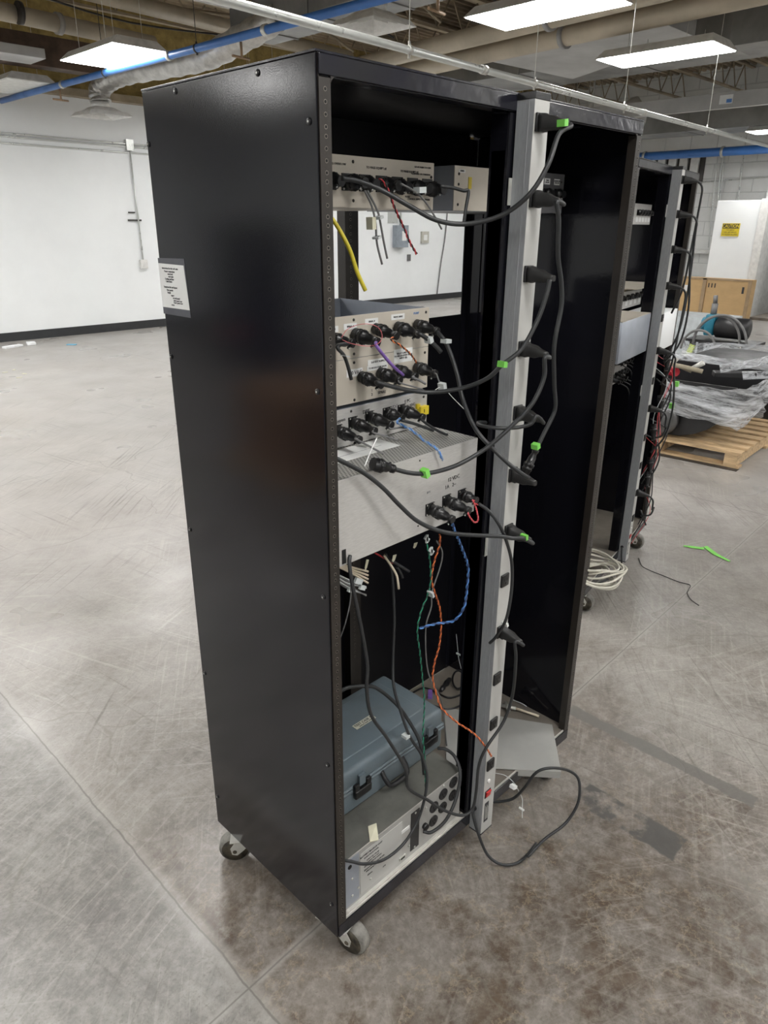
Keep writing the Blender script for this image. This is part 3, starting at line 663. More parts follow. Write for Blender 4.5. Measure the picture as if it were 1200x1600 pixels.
# casters
def caster(cx, cy, ang):
    c = empty('caster', None, None); c.parent = root; c.location = (cx, cy, 0); c.rotation_euler = (0, 0, ang)
    MB().use(ZINC).box(-.045, .045, -.045, .045, Z0-.004, Z0-.001).cyl((.004, 0, Z0-.016), (.004, 0, Z0-.004), .022, 16).build('top_plate', None, c)
    for s in (-1, 1):
        pl = [(-.022, Z0-.016), (.030, Z0-.016), (.048, .056), (.044, .036), (.030, .032), (.012, .048)]
        MB().use(ZINC).prism([(x, z) for x, z in pl], s*.024-.0012, s*.024+.0012).build('fork', None, c)
    MB().use(CASTR).lathe((.036, -.018, .0455), (0, 1, 0), [(0, .035), (.003, .043), (.008, .0455), (.028, .0455), (.033, .043), (.036, .035)], 32).build('wheel', None, c)
    MB().use(CASTH).lathe((.036, -.0195, .0455), (0, 1, 0), [(0, .010), (.0005, .037), (.0385, .037), (.039, .010)], 24).cyl((.036, -.027, .0455), (.036, .027, .0455), .006, 12).build('hub', None, c)
caster(.052, .046, -1.38); caster(.042, RD-.085, 2.45); caster(RW-.12, .046, -1.5); caster(RW-.06, RD-.06, 1.2)
# paper in its grey sleeve on the side panel
t = empty('instruction_sheet', 'printed white sheet in a grey plastic sleeve taped to the rack side', 'paper', (0, .465, 1.57))
sl = mat('grey_sleeve', (.085, .088, .105), .35)
def quad(b, pts, th=.0006):
    b.hexa([Vector((-.0002, *q)) for q in pts]+[Vector((-.0002-th, *q)) for q in pts]); return b
quad(MB().use(sl), [(.052, -.057), (-.056, -.057), (-.050, .057), (.053, .055)]).build('sleeve', None, t)
quad(MB().use(WHITE), [(.051, -.043), (-.055, -.042), (-.0465, .044), (.052, .045)], .0010).build('page', None, t)
rows = [(.036, .038, 'Instructions for the rack units'), (.030, .030, 'Power connections'), (.025, .018, 'main feed'), (.020, .016, 'test leads'), (.015, .030, 'Cooling and fans'), (.010, .028, 'Cable labels'),
        (-.001, .038, 'Equipment list and layout'), (-.007, .027, 'Rear panels'), (-.012, .026, 'Supply'), (-.017, .012, 'upper'), (-.022, .006, 'second panel'), (-.027, .004, 'third panel row'), (-.031, .004, 'lower panel row'), (-.036, .014, 'notes')]
for z_, y_, s_ in rows:
    tx = text(s_, .0052, Matrix.Translation((0, 0, 0)) @ face_x(-.0014, 0, z_), INK, t)
    w_ = max(v.co.y for v in tx.data.vertices)
    for v in tx.data.vertices: v.co.y += (y_ - w_)
tag(t)
R2 = (1.945, .467, math.radians(10.85), .991)
r2 = copy_tree(root); r2.location = (R2[0], R2[1], 0); r2.rotation_euler.z = R2[2]
r2['label'] = 'second black two-bay equipment rack standing behind the foreground rack at right'
M2 = Matrix.Translation((R2[0], R2[1], 0)) @ Matrix.Rotation(R2[2], 4, 'Z')

# ---------------------------------------------------------------- power strip
OUT = [1.876, 1.742, 1.600, 1.448, 1.308, 1.163, 1.023, .892, .749, .608, .466, .330]
SX0, SX1, SY0, SY1 = .503, .553, -.045, -.0042
strip = empty('power_strip', 'full-height grey power strip on the centre post of the near rack', 'power strip')
b = MB().use(STRIPG).box(SX0, SX0+.001, SY0+.0008, SY1, .092, 1.915).box(SX1-.001, SX1, SY0+.0008, SY1, .092, 1.915).box(SX0-.0006, SX0, SY0+.012, SY0+.014, .092, 1.915)
b.use(STRIPW).box(SX0, SX1, SY0, SY0+.0008, .092, 1.915).use(STRIPG).box(SX0+.001, SX1-.001, SY0+.001, SY1, .094, 1.913)
b.build('housing', None, strip)
MB().use(PLUG).box(SX0-.001, SX1+.001, SY0-.001, SY1, 1.9151, 1.928).build('end_cap', None, strip, bevel=.001)
MB().use(PLUG).box(SX0-.001, SX1+.001, SY0-.001, SY1, .088, .0919).build('end_cap', None, strip, bevel=.0008)
cxs = .5215
for z_ in OUT:
    b = MB().use(PLUG).rbox(cxs-.0150, cxs+.0150, SY0-.0055, SY0, z_-.0165, z_+.0165, .0018, 2)
    b.use(HOLED).box(cxs-.0058, cxs-.0042, SY0-.006, SY0-.0053, z_-.001, z_+.006).box(cxs+.0042, cxs+.0058, SY0-.006, SY0-.0053, z_-.001, z_+.006).cyl((cxs, SY0-.006, z_-.007), (cxs, SY0-.0053, z_-.007), .0024, 8)
    b.build('outlet', None, strip)
MB().use(FIXW).lathe((cxs, SY0, .272), (0, -1, 0), [(0, .006), (.003, .006), (.004, .004)], 16).build('breaker_button', None, strip)
MB().use(PLUG).box(cxs-.0125, cxs+.0125, SY0-.0015, SY0, .216, .240).use(REDSW).hexa([Vector(q) for q in ((cxs-.009, SY0-.003, .219), (cxs+.010, SY0-.003, .219), (cxs+.010, SY0-.001, .219), (cxs-.009, SY0-.001, .219), (cxs-.009, SY0-.006, .237), (cxs+.010, SY0-.006, .237), (cxs+.010, SY0-.001, .237), (cxs-.009, SY0-.001, .237))]).build('switch', None, strip)
b = MB().use(INK).box(cxs-.009, cxs+.009, SY0-.0006, SY0, .128, .196).use(ZINC)
for k in range(4): b.box(cxs-.006+k*.0035, cxs-.0045+k*.0035, SY0-.001, SY0-.0005, .136, .186-.006*(k % 2))
b.build('rating_label', None, strip)
MB().use(PLUG).cyl((SX0-.006, -.019, .171), (SX0, -.019, .171), .007, 14).build('grommet', None, strip)
for z_ in (.95, 1.73): MB().use(ZINC).box(.4935, SX0, -.0042, -.0025, z_, z_+.05).build('mount_bracket', None, strip)
s2 = copy_tree(strip); s2.matrix_world = M2 @ Matrix.Translation((0, 0, 0)); s2['label'] = 'full-height grey power strip on the centre post of the second rack'

# ---------------------------------------------------------------- equipment units
def conn_body(b, p, d, L_=.060, r=.0125, flange=True):
    """round multi-pin plastic connector starting at p along d"""
    p = Vector(p); d = Vector(d).normalized(); k = L_/.060
    prof = [(0, r), (.010*k, r), (.0105*k, r*1.12), (.014*k, r*1.12), (.0145*k, r*1.0), (.018*k, r*1.0), (.0185*k, r*1.1), (.026*k, r*1.1), (.027*k, r*.9), (.040*k, r*.82), (.046*k, r*.6), (.052*k, r*.55), (.0525*k, r*.72), (.060*k, r*.72)]
    b.use(PLUG).lathe(p, d, prof, 16)
    a = d.orthogonal().normalized(); c = d.cross(a)
    for q in range(14):
        t_ = q/14*2*math.pi; o_ = (a*math.cos(t_)+c*math.sin(t_))*(r*1.08)
        b.cyl(p+o_+d*.018*k, p+o_+d*.026*k, .0012, 4)
    b.cyl(p+d*.053*k+a*r*.7, p+d*.053*k+a*r*1.1, .003, 6).use(ZINC).cyl(p+d*.056*k+a*r*1.0, p+d*.056*k+a*r*1.2, .0016, 6)
    return p+d*L_
def socket_flange(par, x, y, z, h=.0135, name='socket'):
    b = MB().use(PLUG).box(x-h, x+h, y-.003, y, z-h, z+h).cyl((x, y-.006, z), (x, y-.003, z), h*.9, 16).use(ZINC)
    for sx in (-1, 1):
        for sz in (-1, 1): b.cyl((x+sx*h*.8, y-.0042, z+sz*h*.8), (x+sx*h*.8, y-.003, z+sz*h*.8), .0018, 8)
    return b.build(name, None, par)
def screws(par, pts, y, r=.0032, m=DARKST):
    for x, z in pts: MB().use(m).lathe((x, y, z), (0, -1, 0), [(0, r), (.001, r*.9), (.0016, r*.4)], 10).build('panel_screw', None, par)
PY = .175
def chassis(name, label, x0, x1, z0, z1, y0, y1, face, body, opentop=False, topm=None):
    t = empty(name, label, 'electronics chassis')
    b = MB().use(body).box(x0, x0+.0015, y0+.002, y1, z0, z1-.001).box(x1-.0015, x1, y0+.002, y1, z0, z1-.001).box(x0+.0015, x1-.0015, y1-.0015, y1, z0, z1-.001).box(x0+.0015, x1-.0015, y0+.002, y1-.0015, z0, z0+.0015)
    b.build('case', None, t)
    MB().use(face).box(x0, x1, y0, y0+.0019, z0+.0005, z1).build('rear_panel', None, t, bevel=.0004)
    if not opentop: MB().use(topm or body).box(x0+.0005, x1-.0005, y0+.0021, y1-.001, z1-.0009, z1+.0004).build('lid', None, t)
    return t
def labels(par, L_, y):
    for x, z, w_, h_, s_, size in L_:
        MB().use(WHITE).box(x-w_/2, x+w_/2, y-.0006, y, z-h_/2, z+h_/2).build('label_strip', None, par)
        if s_: text(s_, size, face_y(x, y-.001, z), INK, par)

# A : top beige chassis, left bay
uA = chassis('relay_chassis', 'beige aluminium chassis at the top of the left bay with a row of black connectors', .04, .471, 1.722, 1.813, PY, .45, BEIGEM, BEIGEM)
screws(uA, [(.237, 1.803), (.237, 1.735), (.463, 1.786), (.463, 1.757), (.10, 1.803), (.10, 1.735)], PY)
for x, z, s_, sz in ((.185, 1.797, 'MONITORING OVERFLOW', .0055), (.30, 1.795, 'TO MASS EQUIPT #1', .0062), (.395, 1.793, 'TO MASS EQUIPT #2', .006), (.435, 1.803, 'GO AT MAIN TO COM', .005), (.430, 1.790, 'EQUIPMENT OR CORRESION', .0045), (.39, 1.746, 'MAIN', .006), (.425, 1.742, 'CONTROL SUPPLY MAINFRAME', .005)):
    text(s_, sz, face_y(x, PY-.0005, z), INK, uA)
for k in range(9):
    xx = .085+k*.0455
    c = MB(); c.use(PLUG).box(xx-.015, xx+.015, PY-.003, PY, 1.752, 1.782); conn_body(c, (xx, PY-.003, 1.769-.0008*k), (.05, -1, -.05), .030 if k in (2, 4, 6) else .045, .0135)
    c.use(ZINC).cyl((xx-.012, PY-.0045, 1.755), (xx-.012, PY-.003, 1.755), .002, 8).build('connector', None, uA)
# right bay chassis; its shaded right end is a separate grey-painted copy
uR = chassis('terminal_box', 'beige box with yellow tab in the right bay, left of the power strip', .54, .74, 1.722, 1.813, PY, .45, BEIGEM, GREYBL)
screws(uR, [(.555, 1.797), (.555, 1.776), (.555, 1.735)], PY)
labels(uR, [(.565, 1.803, .022, .007, 'SERIES', .005)], PY)
MB().use(YEL).box(.589, .600, PY-.001, PY, 1.768, 1.792).build('yellow_tab', None, uR)
uR2 = chassis('relay_chassis', 'beige chassis end painted grey for its shade, with white labels in the right bay, right of the power strip', .76, .985, 1.722, 1.815, PY, .45, SHADEP, SHADEP)
screws(uR2, [(.972, 1.797), (.972, 1.735)], PY)
labels(uR2, [(.950, 1.796, .026, .014, 'GENERATOR\nFUEL OUT', .0045), (.905, 1.796, .026, .014, 'TANK\nFUEL IN', .0045)], PY)
for xx in (.80, .855, .905, .955):
    c = MB(); c.use(PLUG).box(xx-.013, xx+.013, PY-.003, PY, 1.754, 1.780); conn_body(c, (xx, PY-.003, 1.767), (0, -1, 0), .02, .012); c.build('connector', None, uR2)
# B : open-topped chassis made of two stacked panels
uB = chassis('signal_chassis', 'open-topped grey-beige chassis in the left bay, upper of the two stacked panels', .04, .469, 1.433, 1.520, PY, .475, BEIGEM, GREYBL, opentop=True)
MB().use(GREYBL).hexa([Vector(q) for q in ((.10, .30, 1.46), (.40, .22, 1.44), (.42, .44, 1.44), (.1, .44, 1.44), (.10, .30, 1.470), (.40, .22, 1.446), (.42, .44, 1.446), (.1, .44, 1.47))]).build('inner_plate', None, uB)
screws(uB, [(.235, 1.517-.006), (.458, 1.510), (.235, 1.442)], PY)
labels(uB, [(.172, 1.497, .040, .012, 'POWER IN', .005), (.225, 1.499, .036, .012, 'SERIAL A', .005), (.286, 1.504, .038, .012, 'SERIAL B', .005), (.366, 1.507, .042, .012, 'VALVE DRIVE', .005)], PY)
text('PUMP', .007, face_y(.425, PY-.0005, 1.510), BLUE, uB)
uC2 = chassis('signal_chassis', 'grey-beige chassis with 120 VAC label, just below the open-topped one', .04, .469, 1.338, 1.4325, PY, .475, BEIGEM, GREYBL)
screws(uC2, [(.235, 1.424), (.458, 1.420), (.235, 1.345)], PY)
labels(uC2, [(.236, 1.403, .046, .016, '120 VAC', .011), (.306, 1.418, .062, .012, '5-0 VDC SUPPLY', .006), (.304, 1.406, .062, .011, 'TO REGULATOR VALVE', .0052), (.385, 1.422, .06, .030, 'RELAY CARD 24V\nTO REGULATOR VALVE\nINPUT (IS)', .0055)], PY)
text('1\n2', .009, face_y(.287, PY-.0005, 1.353), INK, uC2); text('SPARE', .009, face_y(.318, PY-.0005, 1.349, .05), INK, uC2)
# third panel, white, handwritten
u3 = chassis('supply_chassis', 'low white-silver chassis with handwritten markings standing on the long silver chassis', .04, .470, 1.2475, 1.330, PY, .44, SILVER, GREYBL)
screws(u3, [(.225, 1.322), (.458, 1.317)], PY)
for x, z, s_, sz in ((.195, 1.3075, 'bypass', .010), (.270, 1.3085, 'DIFF\n112', .011), (.352, 1.309, '12 VDC', .011), (.402, 1.316, 'E PC', .010), (.412, 1.304, '12 VDC', .009)):
    text(s_, sz, face_y(x, PY-.0005, z, -.06), INKG if '12 VDC' in s_ and x < .4 else INK, u3)
MB().use(YEL).box(.436, .464, PY-.012, PY, 1.277, 1.297).box(.430, .440, PY-.006, PY, 1.293, 1.304).use(HOLED).box(.447, .449, PY-.0125, PY-.012, 1.283, 1.291).build('yellow_socket', None, u3)
# C : long silver chassis
uC = chassis('power_supply_chassis', 'long silver chassis with perforated lid in the middle of the left bay', .04, .471, 1.067, 1.246, .02, .46, SILVER, SILVER, topm=PERF)
screws(uC, [(.275, 1.236), (.464, 1.205), (.275, 1.088)], .02, .0022)
q1, q2 = aty(709, 747, .0195), aty(704, 759, .0195)
text('12 VDC', .0125, face_y(q1.x, .0195, q1.z, -.03), INK, uC); text('1A   2~', .0125, face_y(q2.x, .0195, q2.z, -.03), INK, uC); text('#14', .007, face_y(.306, .0195, 1.158), INKG, uC)
for px, py in ((671, 795), (697, 782), (721, 773)):
    q = aty(px, py, .02); socket_flange(uC, q.x, .02, q.z, .0135)
MB().use(HOLED).box(.053, .063, .0188, .0199, 1.072, 1.102).build('cable_slot', None, uC)
t = empty('paper_sheet', 'white printed paper sheet lying on the perforated silver lid', 'paper')
MB().use(WHITE).box(.045, .30, .10, .168, 1.2466, 1.2472).use(INKG).box(.045, .27, .128, .129, 1.2472, 1.2474).build('page', None, t)

# connector + cable things
def cpts(L_): return [q.copy() if isinstance(q, Vector) else aty(*q) for q in L_]
def cable(name, label, pts, r, m, group=None, cat='cable', plug=None, conn=None, tie=None, n=10, twist=None, conn_end=None, sub=6):
    """one cable thing; plug/conn add end fittings as children"""
    P = cpts(pts)
    t = empty(name, label, cat, tuple(P[0]), 0, group); inv = -P[0]
    def loc(b, nm, mm=None):
        o = b.build(nm, mm, t)
        for v in o.data.vertices: v.co += inv
        return o
    if conn is not None:       # circular connector starting at a panel point
        p0, d, L_, r_ = conn
        b = MB(); e = conn_body(b, p0, d, L_, r_); loc(b, 'connector')
        P = [e-Vector(d).normalized()*.006]+P
    if conn_end is not None:
        L_, r_ = conn_end; d = (P[-2]-P[-1]).normalized(); b = MB(); conn_body(b, P[-1]-d*L_*.9, d, L_, r_); loc(b, 'connector')
    if plug is not None:
        z_, sgn = plug; b = MB().use(PLUGG); rings = []
        y0 = SY0-.0045
        ex = P[0].x
        for tt, hw, hh in ((0, .0125, .0165), (.010, .0125, .0165), (.013, .0115, .0135), (.032, .011, .0125), (.042, .0085, .0085), (.052, .0065, .0065), (.060, .0055, .0055)):
            xx = cxs; rr = []
            for k in range(16):
                a = k*math.pi/8; ca, sa = math.cos(a), math.sin(a); e_ = .5
                rr.append(Vector((xx+hw*math.copysign(abs(ca)**e_, ca), y0-tt, z_-tt*.10+hh*math.copysign(abs(sa)**e_, sa))))
            rings.append(rr)
        b.loft(rings); loc(b, 'plug')
        P = [Vector((cxs, y0-.056, z_-.006)), Vector((cxs+.0, y0-.066, z_-.011))]+P
    if twist is None: loc(MB().use(m).tube(P, r, n, sub), 'jacket')
    else:
        m2, pitch = twist; C_ = smooth_path(P, 14); s = 0; A, B_ = [], []
        up = Vector((0, 1, .1))
        for i, p in enumerate(C_):
            if i: s += (p-C_[i-1]).length
            tg = (C_[min(i+1, len(C_)-1)]-C_[max(i-1, 0)]).normalized(); u_ = (up-tg*up.dot(tg)).normalized(); v_ = tg.cross(u_)
            a = s/pitch*2*math.pi; o_ = (u_*math.cos(a)+v_*math.sin(a))*r*1.02
            A.append(p+o_); B_.append(p-o_)
        loc(MB().use(m).tube(A, r, 6, 1), 'strand'); loc(MB().use(m2).tube(B_, r, 6, 1), 'strand')
    for q in (tie or []):
        mm, px, py, yy, w_, h_, nm = q; p = aty(px, py, yy)
        rt = Matrix.Translation(p) @ Matrix.Rotation(random.uniform(-.4, .4), 4, 'Y')
        loc(MB().use(mm).box(-w_/2, w_/2, -.0085, .0085, -h_/2, h_/2, rot=rt), nm)
    return t
k_ = .0046
TG = lambda px, py, y: (GREEN, px, py, y, .012, .012, 'green_tag')
cable('power_cable', 'thick grey power cord from the topmost outlet to the top left-bay chassis', [(873, 210, -.115), (856, 258, -.12), (826, 305, -.10), (782, 337, -.05), (727, 350, 0), (682, 344, .03), (640, 322, .06), (596, 297, .09), (560, 283, .11), (534, 279, .12)], k_, CABLE, plug=(OUT[0], 1), cat='power cable', tie=[TG(879, 192, -.115)])
cable('power_cable', 'grey power cord hanging from the second outlet to an inline connector', [(870, 316, -.115), (873, 345, -.115), (872, 400, -.11), (877, 442, -.11), (877, 480, -.11), (866, 540, -.11), (866, 600, -.105), (867, 640, -.10), (850, 677, -.095), (836, 706, -.09)], k_, CABLE, plug=(OUT[1], 1), cat='power cable', tie=[TG(837, 697, -.092)], conn_end=(.06, .0105))
def panel_pt(px, py, y=PY): q = aty(px, py, y); return (q.x, y-.003, q.z)
DN = (.05, -1, -.16)
cable('power_cable', 'grey power cord from the third outlet sweeping down to the 120 VAC connector', [(590, 598, .10), (630, 608, .08), (672, 613, .05), (720, 607, .0), (760, 592, -.05), (786, 569, -.08), (815, 545, -.10), (840, 500, -.11), (854, 460, -.115), (859, 437, -.115)], k_, CABLE, conn=(panel_pt(563, 588), DN, .06, .0125), cat='power cable', tie=[TG(785, 569, -.08)])
for z_, s_ in ((OUT[2], 'third'),): pass
def plug_only(z_, label):
    t = empty('cord_plug', label, 'plug'); b = MB().use(PLUGG); rings = []
    for tt, hw, hh in ((0, .0125, .0165), (.010, .0125, .0165), (.013, .0115, .0135), (.032, .011, .0125), (.042, .0085, .0085), (.052, .0065, .0065), (.060, .0055, .0055)):
        rings.append([Vector((cxs+hw*math.copysign(abs(math.cos(k*math.pi/8))**.5, math.cos(k*math.pi/8)), SY0-.0045-tt, z_-tt*.1+hh*math.copysign(abs(math.sin(k*math.pi/8))**.5, math.sin(k*math.pi/8)))) for k in range(16)])
    b.loft(rings); o = b.build('plug', None, t); return o, t
def attach_plug(cab, z_):
    o, t = plug_only(z_, 'x'); o.parent = cab
    for v in o.data.vertices: v.co -= Vector(cab.location)
    bpy.data.objects.remove(t)
last = [o for o in COL.objects if o.name.startswith('power_cable')][-1]; attach_plug(last, OUT[2])
cable('power_cable', 'grey cord from the fourth outlet to a round connector on the silver lid', [(851, 560, -.115), (850, 590, -.115), (832, 630, -.11), (800, 665, -.09), (760, 700, -.06), (720, 724, -.04), (690, 735, -.03), (663, 740, -.02), (640, 739, -.01), (612, 732, .0)], k_, CABLE, plug=(OUT[3], 1), cat='power cable', tie=[(GREEN, 664, 739, -.022, .011, .018, 'green_tag')], conn_end=(.052, .0125))
cable('power_cable', 'short grey power cord looping back from the fifth outlet behind its neighbours', [(838, 650, -.115), (830, 662, -.11), (808, 668, -.09), (780, 669, -.07), (752, 665, -.03), (748, 660, .0), (765, 661, .02), (778, 662, .04)], k_*.9, CABLE, plug=(OUT[4], 1), cat='power cable')
cable('power_cable', 'grey power cord from the sixth outlet rising diagonally to the open-topped chassis', [(688, 524, .10), (697, 536, .085), (706, 558, .07), (715, 587, .05), (722, 620, .02), (735, 655, 0), (750, 680, -.03), (772, 703, -.06), (795, 725, -.09), (812, 738, -.105), (826, 747, -.112)], k_, CABLE, cat='power cable', tie=[(CLEAR, 697, 533, .085, .018, .008, 'cable_tag')], conn=(panel_pt(649, 507), DN, .062, .0125))
attach_plug([o for o in COL.objects if o.name.startswith('power_cable')][-1], OUT[5])
cable('power_cable', 'grey power cord from the seventh outlet drooping across the silver chassis', [(816, 841, -.115), (800, 841, -.11), (780, 838, -.10), (720, 835, -.06), (685, 829, -.04), (652, 814, -.03), (625, 790, -.02), (598, 762, -.01), (570, 740, .0), (545, 726, .005), (524, 716, .01)], k_, CABLE, plug=(OUT[6], 1), cat='power cable', tie=[(GREEN, 819, 839, -.112, .008, .012, 'green_tag')])
cable('power_cable', 'grey cord from the lower outlet down and back up into the silver chassis slot', [(805, 1003, -.11), (806, 1030, -.11), (801, 1085, -.10), (787, 1127, -.09), (760, 1168, -.08), (748, 1197, -.07), (744, 1236, -.065), (738, 1264, -.06), (722, 1274, -.05), (696, 1267, -.03), (668, 1250, -.02), (638, 1231, -.01), (633, 1200, -.01), (606, 1155, 0), (580, 1117, .0), (573, 1075, .0), (574, 1040, .0), (566, 990, .0), (557, 945, .0), (549, 905, .005), (546, 880, .012), (547, 868, .019)], .0040, CABLE, plug=(OUT[8], 1), cat='power cable', tie=[(WHITE, 789, 975, -.085, .006, .010, 'cable_tie')])
cable('jumper_cable', 'thinner grey cable from the right connector of the silver chassis down beside the strip', [(748, 787, -.06), (765, 800, -.08), (781, 822, -.095), (791, 845, -.10), (799, 875, -.10), (800, 910, -.10), (796, 945, -.10), (789, 972, -.095), (775, 995, -.07), (765, 1005, -.055)], .0037, CABLE)
cable('supply_cable', 'thick black supply cord of the power strip looping out over the floor', [V3(.497, -.019, .171), V3(.490, -.024, .155), V3(.492, -.045, .10), V3(.50, -.075, .04), V3(.522, -.108, .012), V3(.56, -.135, .007), V3(.61, -.14, .007), V3(.655, -.137, .012), (825, 1338, -.16), (850, 1312, -.165), (882, 1288, -.185), (901, 1260, -.195), (906, 1235, -.19), (902, 1214, -.175), (885, 1203, -.155), (860, 1200, -.14), (838, 1207, -.115), (820, 1230, -.09), (803, 1247, -.06), (785, 1252, -.03), (768, 1253, -.004)], .0042, CABLE, cat='power cable')
cable('signal_cable', 'black cable hanging from under the silver chassis past the blue case', [(602, 865, .12), (612, 895, .12), (616, 965, .11), (614, 1028, .10), (615, 1070, .08), (624, 1105, .06), (640, 1150, .03), (658, 1178, .02), (667, 1210, .0), (664, 1245, -.01), (651, 1286, -.01), (629, 1320, -.01), (600, 1343, -.008), (570, 1350, -.006), (548, 1346, .004), (520, 1340, .02)], .0038, CABLE, tie=[(CLEAR, 634, 1150, .035, .014, .008, 'cable_tag')])
cable('signal_cable', 'black cable arching over the top of the blue case', [(528, 1082, .16), (545, 1074, .15), (570, 1072, .14), (590, 1076, .13), (622, 1103, .10), (645, 1137, .07), (656, 1160, .05), (661, 1190, .03), (663, 1210, .02)], .0048, CABLE)
cable('signal_cable', 'black cable from the lower silver unit curving up along its right end', [(661, 1299, .008), (675, 1300, -.01), (697, 1281, -.02), (713, 1246, -.015), (719, 1208, 0), (711, 1183, .03), (697, 1171, .05), (684, 1169, .07)], .0046, CABLE)
cable('thin_lead', 'thin grey lead hanging left of the slot cable under the silver chassis', [(548, 900, .05), (548, 930, .06), (543, 960, .06), (532, 995, .07), (520, 1010, .08)], .0016, CABLEG)
cable('thin_lead', 'thin grey lead hanging beside the orange twisted wire', [(682, 845, .05), (691, 862, .05), (688, 885, .05), (675, 925, .05), (674, 948, .05), (666, 975, .05), (665, 1010, .05), (668, 1045, .05), (675, 1066, .05), (690, 1095, .05), (694, 1125, .06), (698, 1165, .07)], .0018, CABLEG, tie=[(CLEAR, 673, 928, .045, .006, .016, 'cable_tag')])
cable('twisted_wire', 'green and white twisted wire hanging to the lower silver unit', [(666, 848, .05), (671, 870, .05), (673, 905, .05), (668, 930, .05), (658, 955, .05), (652, 985, .05), (656, 1020, .05), (660, 1060, .05), (663, 1100, .05), (661, 1150, .04), (664, 1190, .02), (665, 1232, .0)], .0013, GRN, twist=(mat('dark_green_wire', (.02, .05, .04), .5), .024), cat='wire')
cable('twisted_wire', 'orange and brown twisted wire hanging down to the power strip', [(687, 835, .05), (687, 850, .05), (678, 880, .05), (674, 905, .05), (679, 925, .05), (687, 950, .05), (689, 980, .05), (686, 1010, .05), (679, 1035, .05), (676, 1060, .05), (682, 1085, .04), (690, 1106, .02), (712, 1127, -.02), (740, 1146, -.055), (757, 1165, -.07), (768, 1182, -.075)], .0015, ORG, twist=(mat('brown_wire', (.25, .06, .03), .5), .020), cat='wire')
cable('twisted_wire', 'blue and black twisted wire looping down below the silver chassis', [(709, 826, -.03), (721, 855, -.01), (731, 885, .0), (730, 915, .0), (726, 945, .0), (717, 962, .01), (706, 971, .02), (680, 975, .03), (655, 982, .045)], .0019, BLUE, twist=(mat('dark_blue_wire', (.03, .06, .16), .5), .030), cat='wire', conn=((aty(671, 795, .02).x, .014, aty(671, 795, .02).z), (.04, -1, -.12), .060, .0125))
cable('twisted_wire', 'pink and red looped wire at the middle connector of the silver chassis', [(733, 806, -.05), (741, 816, -.05), (747, 812, -.05), (744, 795, -.045), (738, 781, -.045)], .0011, PINK, twist=(RED, .012), cat='wire', conn=((aty(697, 782, .02).x, .014, aty(697, 782, .02).z), (.04, -1, -.12), .060, .0125))
cable('connector_plug', 'short round plug in the right connector of the silver chassis', [(740, 785, -.035), (747, 789, -.04)], .0016, RED, cat='connector', conn=((aty(721, 773, .02).x, .014, aty(721, 773, .02).z), (.04, -1, -.08), .038, .0115))
# A-panel leads
cable('cable_stub', 'grey stub with a paper tag hanging below the top chassis, left of the pair', [(570, 298, .13), (581, 322, .13), (587, 350, .13), (589, 380, .13), (597, 413, .13)], .0021, CABLEG, tie=[(TAPEC, 580, 349, .128, .010, .022, 'paper_tag'), (CLEAR, 589, 371, .128, .010, .004, 'cable_tag')])
cable('cable_stub', 'grey stub with a clear tag hanging below the top chassis, right of the pair', [(574, 298, .128), (590, 330, .128), (595, 352, .128), (600, 380, .128), (605, 404, .128)], .0021, CABLEG, tie=[(CLEAR, 592, 340, .126, .010, .005, 'cable_tag')])
cable('twisted_wire', 'red and black twisted wire hanging below the top chassis', [(593, 280, .11), (602, 288, .11), (609, 305, .11), (618, 328, .11), (632, 358, .11), (640, 378, .11), (651, 397, .11)], .0014, RED, twist=(PLUG, .022), cat='wire')
cable('cable_stub', 'thin grey stub with white flag tag at the right of the top chassis', [(626, 287, .12), (645, 297, .115), (662, 312, .11), (678, 336, .11), (690, 358, .11)], .0019, CABLEG, tie=[(CLEAR, 656, 297, .112, .020, .011, 'flag_tag')])
cable('cable_stub', 'short grey cable bent down with a yellow tag beside the top chassis', [(688, 291, .10), (706, 293, .09), (724, 298, .08), (732, 299, .075), (728, 325, .075), (724, 354, .075)], .0035, CABLE)
cable('yellow_cable', 'bright yellow cable end sticking out beside the flange under the top chassis', [(500, 325, .08), (518, 341, .07), (532, 362, .06), (547, 392, .05), (558, 425, .045), (571, 454, .04)], .0038, YCAB)
# B row 1
cable('cable_stub', 'short black cable stub curling down from the leftmost connector of the open-topped chassis', [(527, 541, .10), (537, 555, .095), (543, 570, .095), (549, 593, .095)], .0036, CABLE, conn=(panel_pt(514, 529), (.3, -1, -.1), .055, .0125), tie=[(CLEAR, 539, 556, .09, .010, .002, 'cable_tie')])
cable('purple_cable', 'purple cable from the open-topped chassis down to the row below', [(588, 540, .09), (600, 556, .09), (614, 572, .09), (630, 586, .095)], .0034, PURP, conn=(panel_pt(553, 522), DN, .065, .0135))
cable('twisted_wire', 'black and red thin wires running down from the second connector row', [(612, 531, .10), (626, 540, .09), (641, 553, .09), (651, 567, .10)], .0012, PLUG, twist=(ORG, .018), cat='wire', conn=(panel_pt(585, 513), DN, .062, .012))
cable('cable_stub', 'thick grey cable stub with a white band at the upper right of the open-topped chassis', [(654, 521, .09), (667, 529, .08), (680, 540, .07), (689, 550, .065)], .0048, CABLE, conn=(panel_pt(619, 511), DN, .062, .013), tie=[(CLEAR, 670, 531, .078, .011, .012, 'cable_tag')])
